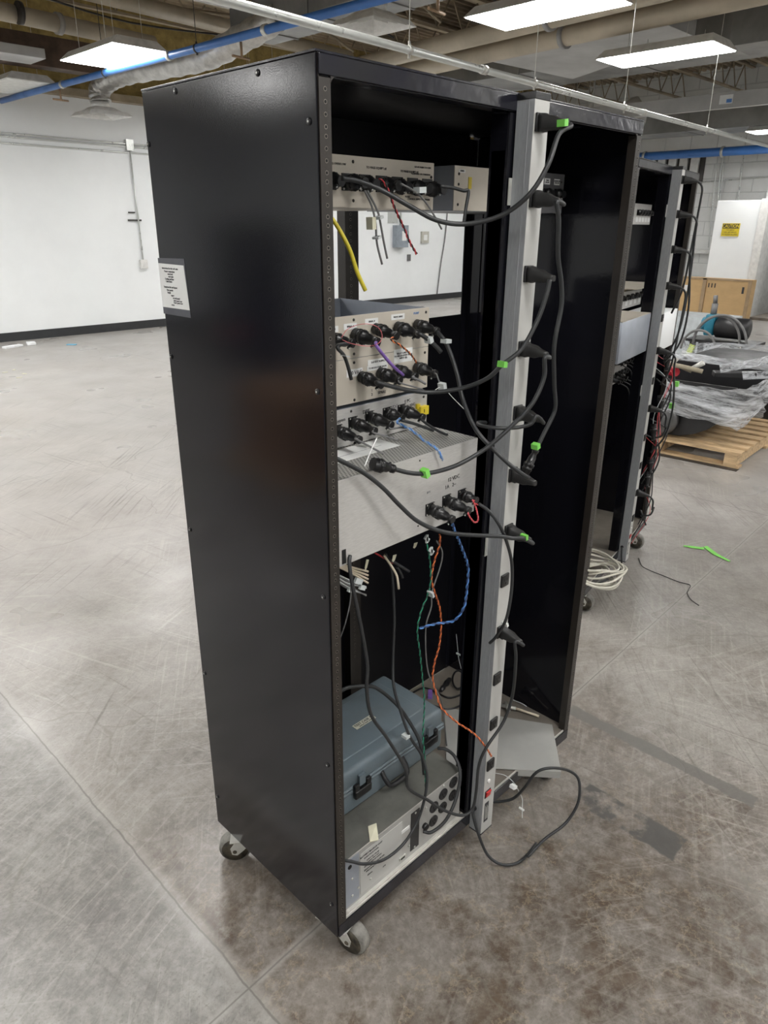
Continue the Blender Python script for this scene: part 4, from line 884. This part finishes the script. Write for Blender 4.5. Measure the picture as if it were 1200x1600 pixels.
# B row 2 extra
cable('cable_stub', 'thin grey stub from the second connector of the 120 VAC chassis', [(625, 598, .10), (645, 604, .09), (660, 608, .085)], .0017, CABLEG, conn=(panel_pt(592, 582), DN, .060, .0125))
cable('cable_stub', 'grey stub from the third connector of the 120 VAC chassis', [(645, 590, .10), (655, 594, .09), (665, 600, .085)], .0028, CABLEG, conn=(panel_pt(618, 577), DN, .058, .012))
cable('thin_lead', 'thin grey lead with white knotted tie right of the 120 VAC chassis', [(682, 585, .09), (686, 596, .08), (691, 605, .07)], .0017, CABLEG, conn=(panel_pt(649, 573), DN, .058, .0125), tie=[(CLEAR, 691, 604, .07, .010, .016, 'knotted_tie')])
cable('cable_tie', 'long thin white zip tie tail sticking out right of the chassis panels', [(676, 612, .08), (691, 605, .07), (708, 622, .06), (726, 640, .05)], .0008, WHITE, cat='zip tie')
# third panel connectors
for (px, py), lab, stub, mm in (((527, 673), 'black connector with thin grey leads, leftmost on the white-silver chassis', [(556, 686, .10), (575, 696, .09), (598, 709, .08)], CABLEG), ((551, 660), 'black connector with a pale grey stub, second from left on the white-silver chassis', [(583, 676, .10), (600, 681, .09), (622, 688, .08)], CABLEG), ((577, 651), 'black connector with a short grey stub, centre of the white-silver chassis', [(610, 670, .11), (625, 668, .11), (640, 669, .11)], CABLEG), ((627, 640), 'black connector with a black stub ending in bare yellow strands, beside the yellow socket', [(659, 656, .10), (674, 667, .09), (692, 677, .08), (699, 679, .078)], CABLE)):
    q = panel_pt(px, py); socket_flange(u3, q[0], PY, q[2], .0125)
    cable('connector_cable', lab, stub, .0030 if mm is CABLE else .0022, mm, conn=(q, (.10, -1, -.14), .062, .012), cat='connector')
q = panel_pt(604, 645); socket_flange(u3, q[0], PY, q[2], .0125)
cable('twisted_wire', 'blue twisted wire with black connector, draped over the silver lid', [(621, 660, .11), (636, 668, .10), (650, 677, .08), (665, 690, .05), (682, 701, .014), (692, 719, .008)], .0017, BLUE, twist=(mat('pale_blue_wire', (.25, .35, .5), .5), .024), conn=(q, (.08, -1, -.10), .045, .012), cat='wire')
cable('cable_stub', 'short black stub lying above the perforated lid by the blue twisted wire', [(628, 657, .10), (650, 663, .09), (677, 673, .08)], .0033, CABLE)
cable('cable_tie', 'white zip tie tail standing up from the connector on the silver lid', [(589, 684, .06), (580, 703, .03), (570, 728, .0)], .0012, WHITE, cat='zip tie')
# wire bundle under the silver chassis
def bundle(label, items, group=None):
    t = empty('wire_bundle', label, 'wires')
    for nm, mm, r_, pts in items: MB().use(mm).tube(cpts(pts), r_, 8, 4).build(nm, None, t)
    return t
it = [('wire', CREAM, .0024, [(526, 880+i*1.5, .08), (548, 886+i*3, .075), (575, 893+i*6, .07)]) for i in range(4)]
it += [('wire', CABLEG if i % 2 else CLEAR, .0016, [(524, 896+i*2.2, .075), (545, 906+i*3, .07), (572, 919+i*4.0-(i % 3)*5, .065)]) for i in range(6)]
bundle('cut cream and grey wire ends bundled at the lower left of the silver chassis', it)
t = [o for o in COL.objects if o.name.startswith('wire_bundle')][-1]
for px, py, ww, hh in ((560, 908, .022, .012), (566, 918, .016, .010), (547, 922, .012, .009)):
    p = aty(px, py, .062); MB().use(CLEAR).box(-ww/2, ww/2, -.003, .003, -hh/2, hh/2, rot=Matrix.Translation(p) @ Matrix.Rotation(.5, 4, 'Y')).build('clear_tag', None, t)
bundle('red, cream and black cut wire ends hanging under the middle of the silver chassis', [('wire', RED, .0018, [(586, 864, .08), (600, 872, .075), (614, 880, .07)]), ('wire', CREAM, .0028, [(600, 868, .07), (612, 885, .065), (620, 900, .06), (623, 920, .06)]), ('wire', CABLE, .0034, [(608, 874, .07), (622, 882, .065), (639, 893, .06)]), ('wire', CABLE, .0034, [(620, 886, .08), (625, 893, .08), (629, 903, .08)])])
for lab, px, py, ww, hh in (('cream masking tape flap under the left of the silver chassis', 573, 882, .016, .026), ('cream masking tape flap under the middle of the silver chassis', 616, 872, .024, .018), ('cream masking tape tab on the wires under the right of the silver chassis', 649, 852, .026, .014)):
    p = aty(px, py, .06); rt = Matrix.Translation(p) @ Matrix.Rotation(.25, 4, 'Y') @ Matrix.Rotation(.4, 4, 'Z')
    poly = [(-ww/2, hh/2), (-ww/2, -hh*.25), (-ww*.1, -hh/2), (ww*.3, -hh*.3), (ww/2, hh*.35)]
    tag(MB().use(TAPEC).prism(poly, -.0004, .0004, rt).build('tape_flap'), lab, 'tape')
for lab, px, py in (('clear cross-shaped wire tag on the green twisted wire', 674, 861), ('grey sleeve tag above the cross-shaped wire tag', 667, 842)):
    p = aty(px, py, .045); tag(MB().use(CLEAR).box(-.009, .009, -.002, .002, -.004, .004, rot=Matrix.Translation(p) @ Matrix.Rotation(.7, 4, 'Y')).box(-.003, .003, -.002, .002, -.010, .010, rot=Matrix.Translation(p)).build('wire_tag'), lab, 'tag')
cable('loop_wire', 'thin red ring of wire around the purple cable connector', [(533, 528, .10), (545, 513, .10), (570, 506, .08), (590, 511, .07), (597, 524, .07), (592, 536, .07), (575, 541, .09), (550, 537, .10), (535, 531, .10)], .0006, PINK, cat='wire')

# ---------------------------------------------------------------- bottom of the left bay
ups = empty('battery_backup', 'flat galvanised battery backup unit with round outlets at the rack bottom', 'battery backup')
UY = .012; UX0, UX1, UZ0, UZ1 = .038, .472, .142, .305
MB().use(UPSM).box(UX0, UX1, UY, UY+.0015, UZ0, UZ1).box(UX0, UX0+.0015, UY+.002, .46, UZ0, UZ1-.001).box(UX1-.0015, UX1, UY+.002, .46, UZ0, UZ1-.001).box(UX0+.002, UX1-.002, .458, .46, UZ0, UZ1-.001).build('case', None, ups)
MB().use(UPST).box(UX0, UX1, UY+.001, .46, UZ1, UZ1+.0015).use(LIP).box(UX0, UX1, UY-.0005, UY+.0008, UZ1-.001, UZ1+.0015).build('lid', None, ups)
MB().use(LIP).box(UX0-.008, UX1+.01, UY-.008, UY-.0005, UZ0-.001, UZ0+.006).build('base_rail', None, ups)
MB().use(GREYBL).box(UX0+.001, .083, UY-.001, UY, UZ0+.012, UZ1-.004).build('side_plate', None, ups)
MB().use(HOLED).cyl((.053, UY-.002, .278), (.053, UY-.001, .278), .006, 14).build('knockout', None, ups)
MB().use(BSTEEL).box(.268, .300, UY-.0015, UY, .163, .290).build('cover_plate', None, ups)
b = MB().use(STRIPW).box(.088, .235, UY-.0008, UY, .160, .290); b.build('rating_label', None, ups)
for z_, s_, sz, xx in ((.278, 'BATTERY BACKUP UNIT', .007, .125), (.268, 'SINGLE PHASE MODEL', .005, .125), (.256, 'INPUT 120 V 60 HZ', .005, .13), (.248, 'OUTPUT 120 V 12 A', .005, .13), (.240, 'CAUTION RISK OF SHOCK', .005, .13), (.228, 'DISCONNECT BEFORE SERVICE', .005, .135), (.220, 'REPLACE BATTERY ONLY', .005, .135), (.205, 'SERIAL', .006, .12), (.19, 'LINE', .005, .17)):
    text(s_, sz, face_y(xx, UY-.0012, z_), INK, ups)
for x_, z_ in ((.060, .235), (.060, .180), (.080, .190), (.284, .284), (.284, .168), (.325, .272), (.122, .185), (.262, .188), (.355, .20), (.395, .30), (.452, .298), (.462, .285)): MB().use(ZINC).lathe((x_, UY-.001, z_), (0, -1, 0), [(0, .0035), (.0015, .003), (.002, .001)], 10).build('screw', None, ups)
MB().use(WHITE).box(.232, .262, UY-.0014, UY, .248, .258).build('serial_label', None, ups)
MB().use(ZINC).box(.225, .248, UY-.004, UY, .163, .172).use(HOLED).box(.229, .244, UY-.0045, UY-.004, .165, .170).build('data_port', None, ups)
for i, (x_, z_) in enumerate(((.358, .252), (.358, .205), (.395, .272), (.395, .226), (.437, .285), (.437, .240))):
    b = MB().use(PLUG).cyl((x_, UY-.003, z_), (x_, UY, z_), .0165, 24).use(BSTEEL).cyl((x_, UY-.0034, z_), (x_, UY-.003, z_), .0145, 24).use(HOLED).box(x_-.0055, x_-.004, UY-.004, UY-.0033, z_-.001, z_+.006).box(x_+.004, x_+.0055, UY-.004, UY-.0033, z_-.001, z_+.006).cyl((x_, UY-.004, z_-.007), (x_, UY-.0033, z_-.007), .0022, 8).build('outlet', None, ups)
MB().use(PLUG).cyl((.322, UY-.010, .213), (.322, UY, .213), .009, 14).build('cord_grommet', None, ups)
p = at(580, 1303, 'z', UZ1+.0025)
tag(MB().use(TAPEC).hexa([Vector(q) for q in ((-.010, -.024, 0), (.012, -.024, 0), (.020, .022, 0), (-.002, .022, 0), (-.010, -.024, .002), (.012, -.024, .002), (.020, .022, .008), (-.002, .022, .004))]).build('tape_scrap', None, None, loc=p), 'scrap of cream tape on the lid of the battery backup', 'tape').rotation_euler.z = -.5
case = empty('tool_case', 'blue-grey hard plastic tool case lying on the battery backup', 'case', (.27, .228, UZ1+.003))
MB().use(TBLUE).rbox(-.235, .235, -.118, .118, .0, .072, .012).rbox(-.238, .238, -.122, .122, .062, .072, .004, 2).build('bottom_shell', None, case)
MB().use(TBLUE).rbox(-.235, .235, -.118, .118, .0735, .132, .014).rbox(-.238, .238, -.122, .122, .0735, .083, .004, 2).rbox(-.200, .19, -.08, .09, .128, .1345, .003, 2).build('lid', None, case)
for xx in (-.088, .172):
    MB().use(TBLUE).box(xx-.010, xx+.010, -.128, -.12, .078, .108).build('latch_tab', None, case)
    MB().use(PLUG).rbox(xx-.028, xx+.028, -.133, -.121, .046, .070, .003, 2).rbox(xx-.028, xx-.013, -.131, -.121, .066, .088, .002, 2).rbox(xx+.013, xx+.028, -.131, -.121, .066, .088, .002, 2).build('latch', None, case)
MB().use(BSTEEL).tube([(-.012, -.118, .066), (-.012, -.136, .045), (.0, -.146, .030), (.052, -.146, .030), (.064, -.136, .045), (.064, -.118, .066)], .0065, 10).build('handle', None, case)
lp = at(569, 1128, 'z', UZ1+.003+.1355)-Vector((.27, .228, UZ1+.003))
cl = MB().use(mat('cream_label', (.62, .62, .52), .5)).box(-.036, .036, -.010, .010, -.0002, .0006).build('name_label', None, case, loc=lp)
text('TEST CASE 10', .011, Matrix.Translation((lp.x, lp.y+.002, lp.z+.0012)), INK, case); text('control room tools', .006, Matrix.Translation((lp.x, lp.y-.006, lp.z+.0012)), INK, case)
# things lying on the bottom plate
BZ = Z0+.0405
def flo(px, py, z): return at(px, py, 'z', z)
tag(MB().use(PLUG).tube([flo(640, 1085, BZ+.006), flo(665, 1075, BZ+.006), flo(700, 1090, BZ+.006), flo(724, 1085, BZ+.006), flo(722, 1100, BZ+.006), flo(700, 1108, BZ+.006), flo(670, 1100, BZ+.006)], .0035, 8).build('loose_cable'), 'dark loose cable curled on the rack bottom plate behind the tool case', 'cable')
b = MB().use(BSTEEL); p = flo(700, 1072, BZ+.012); b.lathe(p-Vector((.04, 0, 0)), (1, .3, 0), [(0, .006), (.02, .010), (.03, .006), (.05, .011), (.08, .008)], 10)
tag(b.build('loose_plug'), 'small dark plug lying at the back of the rack bottom plate', 'plug')
tag(MB().use(PURP).box(-.02, .02, -.008, .008, 0, .012, rot=Matrix.Translation(flo(672, 1087, BZ)) @ Matrix.Rotation(.7, 4, 'Z')).build('purple_connector'), 'small purple connector on the rack bottom plate', 'connector')
cable('thin_lead', 'thin pale lead standing up from a black coil at the back of the right bay', [(713, 991, .46), (715, 1012, .46), (717, 1030, .46), (724, 1058, .45)], .0011, CLEAR, tie=[(CLEAR, 716, 1022, .45, .004, .006, 'cable_tie')])
tag(MB().use(PLUG).tube([flo(716+9*math.cos(a*.6), 1062+14*math.sin(a*.6), BZ+.006+.002*a) for a in range(14)], .0035, 8).build('loose_coil'), 'small black cable coil at the back corner of the right bay', 'cable')
# loose bent sheet sticking out of right bay
t = empty('metal_sheet', 'loose light grey metal sheet sticking out of the bottom of the right bay', 'metal sheet')
Pn = [Vector((.600, .165, .1425)), Vector((.824, -.102, .1445)), Vector((.998, .040, .1445)), Vector((.815, .355, .1425))]
b = MB().use(SHEET); b.loft([Pn, [p+Vector((0, 0, .0025)) for p in Pn]], True, False)
b.build('sheet', None, t)
e0, e1 = Pn[0].lerp(Pn[1], .62), Pn[1]; dn = Vector((0, 0, -.022)); nrm = (e1-e0).cross(Vector((0, 0, 1))).normalized()*.002
MB().use(SHEET).hexa([e0+dn, e1+dn, e1+dn-nrm, e0+dn-nrm, e0, e1, e1-nrm, e0-nrm]).build('folded_lip', None, t)
tag(MB().use(CREAM).cyl(flo(806, 1107, BZ+.012), flo(842, 1119, BZ+.008), .0042, 10).use(ZINC).cyl(flo(783, 1102, BZ+.012), flo(806, 1107, BZ+.012), .006, 10).cyl(flo(790, 1098, BZ+.008), flo(795, 1110, BZ+.02), .006, 8).build('solder_tool'), 'cream-handled probe tool lying at the back of the right bay', 'tool')
tag(MB().use(CLEAR).tube([flo(800, 1093, BZ+.01), flo(815, 1099, BZ+.008), flo(823, 1104, BZ+.004)], .0014, 6).build('wire_scrap'), 'pale wire scrap beside the probe tool', 'wire')
cable('thin_lead', 'thin pale lead with a number tag hanging out over the sill', [(774, 1208, .03), (790, 1212, .0), (803, 1223, -.02), (809, 1233, -.03), (816, 1248, -.06), (816, 1263, -.08), (816, 1278, -.10)], .0009, CLEAR, tie=[(WHITE, 802, 1229, -.03, .016, .010, 'number_tag'), (WHITE, 815, 1264, -.08, .004, .005, 'cable_tie')])

# ---------------------------------------------------------------- second rack contents
def in2(o): o.matrix_world = M2 @ o.matrix_world; return o
def dup2(src, label, dz=0, dx=0):
    c = copy_tree(src); c.matrix_world = M2 @ Matrix.Translation((dx, 0, dz)); c['label'] = label; return c
dup2(uA, 'beige chassis with connector row at the top of the second rack, left bay', 0, 0)
def chassis2(label, x0, x1, z0, z1, y0=PY, lid=True, cz=None, n_=5, xs=.05, lab=True):
    t = chassis('relay_chassis', label, x0, x1, z0, z1, y0, .46, SILVER, GREYBL, topm=BEIGEM)
    for k in range(n_):
        xx = x1-.03-k*xs; c = MB(); c.use(PLUG).box(xx-.013, xx+.013, y0-.003, y0, cz-.013, cz+.013); conn_body(c, (xx, y0-.003, cz), (0, -1, 0), .02, .012); c.build('connector', None, t)
        if lab: MB().use(WHITE).box(xx-.018, xx+.018, y0-.0006, y0, cz-.040, cz-.020).build('label_strip', None, t)
    in2(t); return t
chassis2('small white-silver panel with five connectors at the top of the second rack', .54, .935, 1.70, 1.79, cz=1.752)
chassis2('silver chassis with five connectors above labels in the second rack, above the grey box', .54, .963, 1.320, 1.400, cz=1.372, xs=.075)
t = MB().use(BEIGEM).box(.52, .99, .08, .46, 1.424, 1.428).build('shelf_plate'); tag(t, 'thin beige shelf plate in the second rack above the grey box', 'shelf'); in2(t)
t = empty('power_supply_chassis', 'big plain blue-grey box protruding from the left bay of the second rack', 'electronics chassis')
MB().use(GREYBL).rbox(.035, .462, -.01, .44, 1.165, 1.333, .002, 1).use(BEIGEM).box(.036, .461, -.009, .439, 1.3331, 1.335).build('case', None, t); in2(t)
t = empty('power_supply_chassis', 'white box in the right bay of the second rack, beside its power strip', 'electronics chassis')
MB().use(WALLM).rbox(.60, .97, -.01, .16, 1.13, 1.31, .002, 1).build('case', None, t); in2(t)
chassis2('white-silver chassis with drooping cables under the big grey box of the second rack', .54, .90, 1.055, 1.125, cz=1.09, lab=False, n_=5)
chassis2('lowest white-silver chassis of the second rack, cables drooping from it', .54, .86, .955, 1.045, cz=1.0, lab=False, n_=4)
def in2b(): pass
def conn_row(x, z, label, n_=3):
    for k in range(n_):
        t = empty('connector_cable', label, 'connector', group=label)
        b = MB(); conn_body(b, (x+k*.06, PY-.004, z), (.1, -1, -.15), .06, .012); b.build('connector', None, t)
        MB().use(CABLE).tube([(x+k*.06, .115, z-.012), (x+.03+k*.06, .08, z-.04), (x+.05+k*.05, .07, z-.10)], .003, 8, 4).build('jacket', None, t); in2(t)
conn_row(.56, 1.085, 'black connector with drooping cable on the panels below the grey box of the second rack', 4)
conn_row(.55, 1.0, 'black connector with drooping cable on the lowest chassis of the second rack', 3)
ORD = ['first', 'second', 'third', 'fourth', 'fifth', 'sixth', 'seventh', 'eighth', 'ninth', 'tenth', 'eleventh', 'twelfth']
for i, drop in ((0, .55), (1, .62), (2, .5), (3, .45), (5, .5), (7, .16), (10, .14)):
    z_ = OUT[i]
    t = empty('power_cable', 'black cord in the %s outlet of the second rack strip' % ORD[i], 'power cable')
    b = MB().use(PLUGG); rings = []
    for tt, hw, hh in ((0, .0125, .0165), (.010, .0125, .0165), (.013, .0115, .0135), (.032, .011, .0125), (.042, .0085, .0085), (.060, .0055, .0055)):
        rings.append([Vector((cxs+hw*math.copysign(abs(math.cos(k*math.pi/8))**.5, math.cos(k*math.pi/8)), SY0-.0045-tt, z_-tt*.1+hh*math.copysign(abs(math.sin(k*math.pi/8))**.5, math.sin(k*math.pi/8)))) for k in range(16)])
    b.loft(rings).build('plug', None, t)
    q = .02*(i % 3)
    MB().use(CABLE).tube([(cxs, -.105, z_-.006), (cxs+.004, -.118, z_-.014), (cxs+.012, -.128, z_-.035), (cxs+.018, -.128, z_-.08), (cxs+.02+q*.5, -.12-q*.6, z_-drop*.5), (cxs+.02+q*.5, -.11-q*.5, z_-drop*.8), (cxs+.06, -.07, z_-drop)], .0045, 8).build('jacket', None, t)
    in2(t)
for i, (x_, z_, mm, r_, dx) in enumerate(((.62, 1.10, RED, .0016, .05), (.60, 1.08, CLEAR, .0016, -.02), (.66, 1.12, PINK, .0016, .02), (.64, 1.05, CABLE, .004, .04), (.70, 1.0, CABLE, .004, 0), (.60, .75, CABLE, .003, .03), (.65, .72, RED, .0015, -.03), (.70, .8, CABLE, .003, .05))):
    P = [(x_, -.02, z_), (x_+.04+dx, -.09, z_-.08), (x_+dx, -.06, z_-.25), (x_+.05-dx, -.08, z_-.42), (x_+dx*.5, -.03, z_-.58)]
    t = MB().use(mm).tube(P, r_, 6).build('tangled_lead'); tag(t, '%s lead in the tangle hanging from the right bay of the second rack' % ('red' if mm is RED else 'clear' if mm is CLEAR else 'pink' if mm is PINK else 'black'), 'wire', 'tangled leads of the second rack'); in2(t)
b = MB().use(PLUG)
for x_, z_ in ((.63, 1.08), (.66, .93), (.60, .80), (.64, .62), (.62, .55)): conn_body(b, (x_, -.06, z_), (.3, -.4, -.9), .07, .014)
t = b.build('connector_cluster'); bpy.data.objects.remove(t)
for k, (x_, z_) in enumerate(((.66, 1.13), (.66, .93), (.60, .80), (.64, .62), (.62, .55))):
    b = MB(); conn_body(b, (x_, -.06, z_), (-.3, -.2, -.9), .08, .015); t = b.build('loose_connector')
    tag(t, 'black round connector hanging in the cable tangle of the second rack', 'connector', 'hanging connectors of the second rack'); in2(t)
for k, (px, py) in enumerate(((1060, 665), (1052, 620+0))):
    pass
for nm_, x_, z_ in (('green tag in the upper part of the second rack tangle', .63, 1.0), ('green tag lower in the second rack tangle', .60, .90)):
    t = MB().use(GREEN).box(x_-.01, x_+.01, -.14, -.12, z_-.012, z_+.012).build('green_tag'); tag(t, nm_, 'tag'); in2(t)
# second strip supply cord
t = MB().use(CABLE).tube([(SX0-.006, -.019, .171), (SX0-.015, -.025, .13), (SX0-.015, -.03, .06), (SX0-.05, .0, .012), (SX0-.2, .06, .008), (SX0-.3, .12, .008)], .004, 8).build('supply_cable'); tag(t, 'supply cord at the foot of the second rack\'s power strip', 'power cable'); in2(t)
# coil of cream cable on the second rack bottom plate
b = MB().use(COILM); P = []
c0 = at(928, 893, 'z', .17)
for a in range(130):
    th = a*.42; rr = .115+.03*math.sin(a*.37)+.012*math.sin(a*1.3)
    P.append(Vector((c0.x-.02+rr*1.0*math.cos(th), c0.y-.01+rr*1.0*math.sin(th), .152+.075*(a/130)+.010*math.sin(a*.9))))
b.tube(P, .0052, 8, 3)
tag(b.build('cable_coil'), 'thick coil of cream cable at the bottom of the second rack', 'cable coil')

# ---------------------------------------------------------------- on the floor
def strip_on_floor(pts, w_, m, z=.003):
    P = [at(px, py, 'z', z) for px, py in pts]; b = MB().use(m); L_, R_ = [], []
    for i, p in enumerate(P):
        d = (P[min(i+1, len(P)-1)]-P[max(i-1, 0)]).normalized(); n_ = Vector((-d.y, d.x, 0))*w_*(1 if 0 < i < len(P)-1 else .5)
        L_.append(p+n_); R_.append(p-n_)
    up = Vector((0, 0, .0012))
    b.loft([[l, r, r+up, l+up] for l, r in zip(L_, R_)], True, False); return b
t = strip_on_floor([(1068, 853), (1082, 855), (1098, 857), (1102, 854), (1118, 866), (1140, 877)], .015, GREEN).build('tape_strip'); tag(t, 'crumpled bright green tape strip on the floor at right', 'tape')
tag(MB().use(PLUG).tube([at(px, py, 'z', .004) for px, py in ((998, 872), (1003, 884), (1015, 891), (1035, 899), (1060, 909), (1078, 914), (1076, 921), (1074, 927), (1080, 937), (1092, 946))], .0022, 6).build('floor_wire'), 'thin black wire straggling over the floor from the second rack', 'wire')
tag(MB().use(CABLE).cyl((0, 0, 0), (.045, -.02, -.09), .004, 8).build('cut_cable', None, None, loc=tuple(M2 @ Vector((.60, -.06, .35)))), 'short black cable end dangling at the foot of the second rack', 'cable')
for i, (px, py, a_, b_, mm, lab) in enumerate(((20, 543, .14, .05, FOAM, 'white foam scrap on the floor by the left wall, leftmost'), (49, 538, .11, .06, FOAM, 'white foam scrap beside the leftmost one near the wall'), (112, 539, .07, .03, mat('blue_scrap', (.15, .45, .65), .6), 'small blue scrap on the floor near the left wall'))):
    p = at(px, py, 'z', 0); r_ = Matrix.Translation(p) @ Matrix.Rotation(.3+i, 4, 'Z')
    tag(MB().use(mm).box(-a_, a_, -b_, b_, .001, .03 if i < 2 else .012, rot=r_).build('foam_scrap', bevel=.004), lab, 'scrap')
for i, (px, py) in enumerate(((8, 582), (22, 578), (38, 584), (30, 590))):
    p = at(px, py, 'z', 0); tag(MB().use(TAPEC).box(-.03, .03, -.015, .015, .001, .004, rot=Matrix.Translation(p) @ Matrix.Rotation(i, 4, 'Z')).build('paper_scrap'), 'pale paper bit in the cluster on the left floor', 'scrap', 'paper bits on the left floor')
# things behind the photographer's left, seen only as reflections in the glossy side panel
t = empty('cardboard_box', 'large brown cardboard box mirrored in the glossy rack side', 'box', (-2.45, 3.05, 0), .15)
MB().use(CARD).box(-.33, .33, -.42, .42, .08, .62).build('carton', None, t)
MB().use(WOOD).box(-.40, .40, -.5, .5, 0, .078).build('skid', None, t)
t = empty('equipment_cabinet', 'dark cabinet mirrored as a black shape in the rack side', 'cabinet', (-5.0, 7.2, 0), .3)
MB().use(BSTEEL).box(-.3, .3, -.75, .75, 0, 1.72).build('body', None, t)
MB().use(REDSW).box(.30, .34, -.3, .2, .3, .45).build('red_panel', None, t)
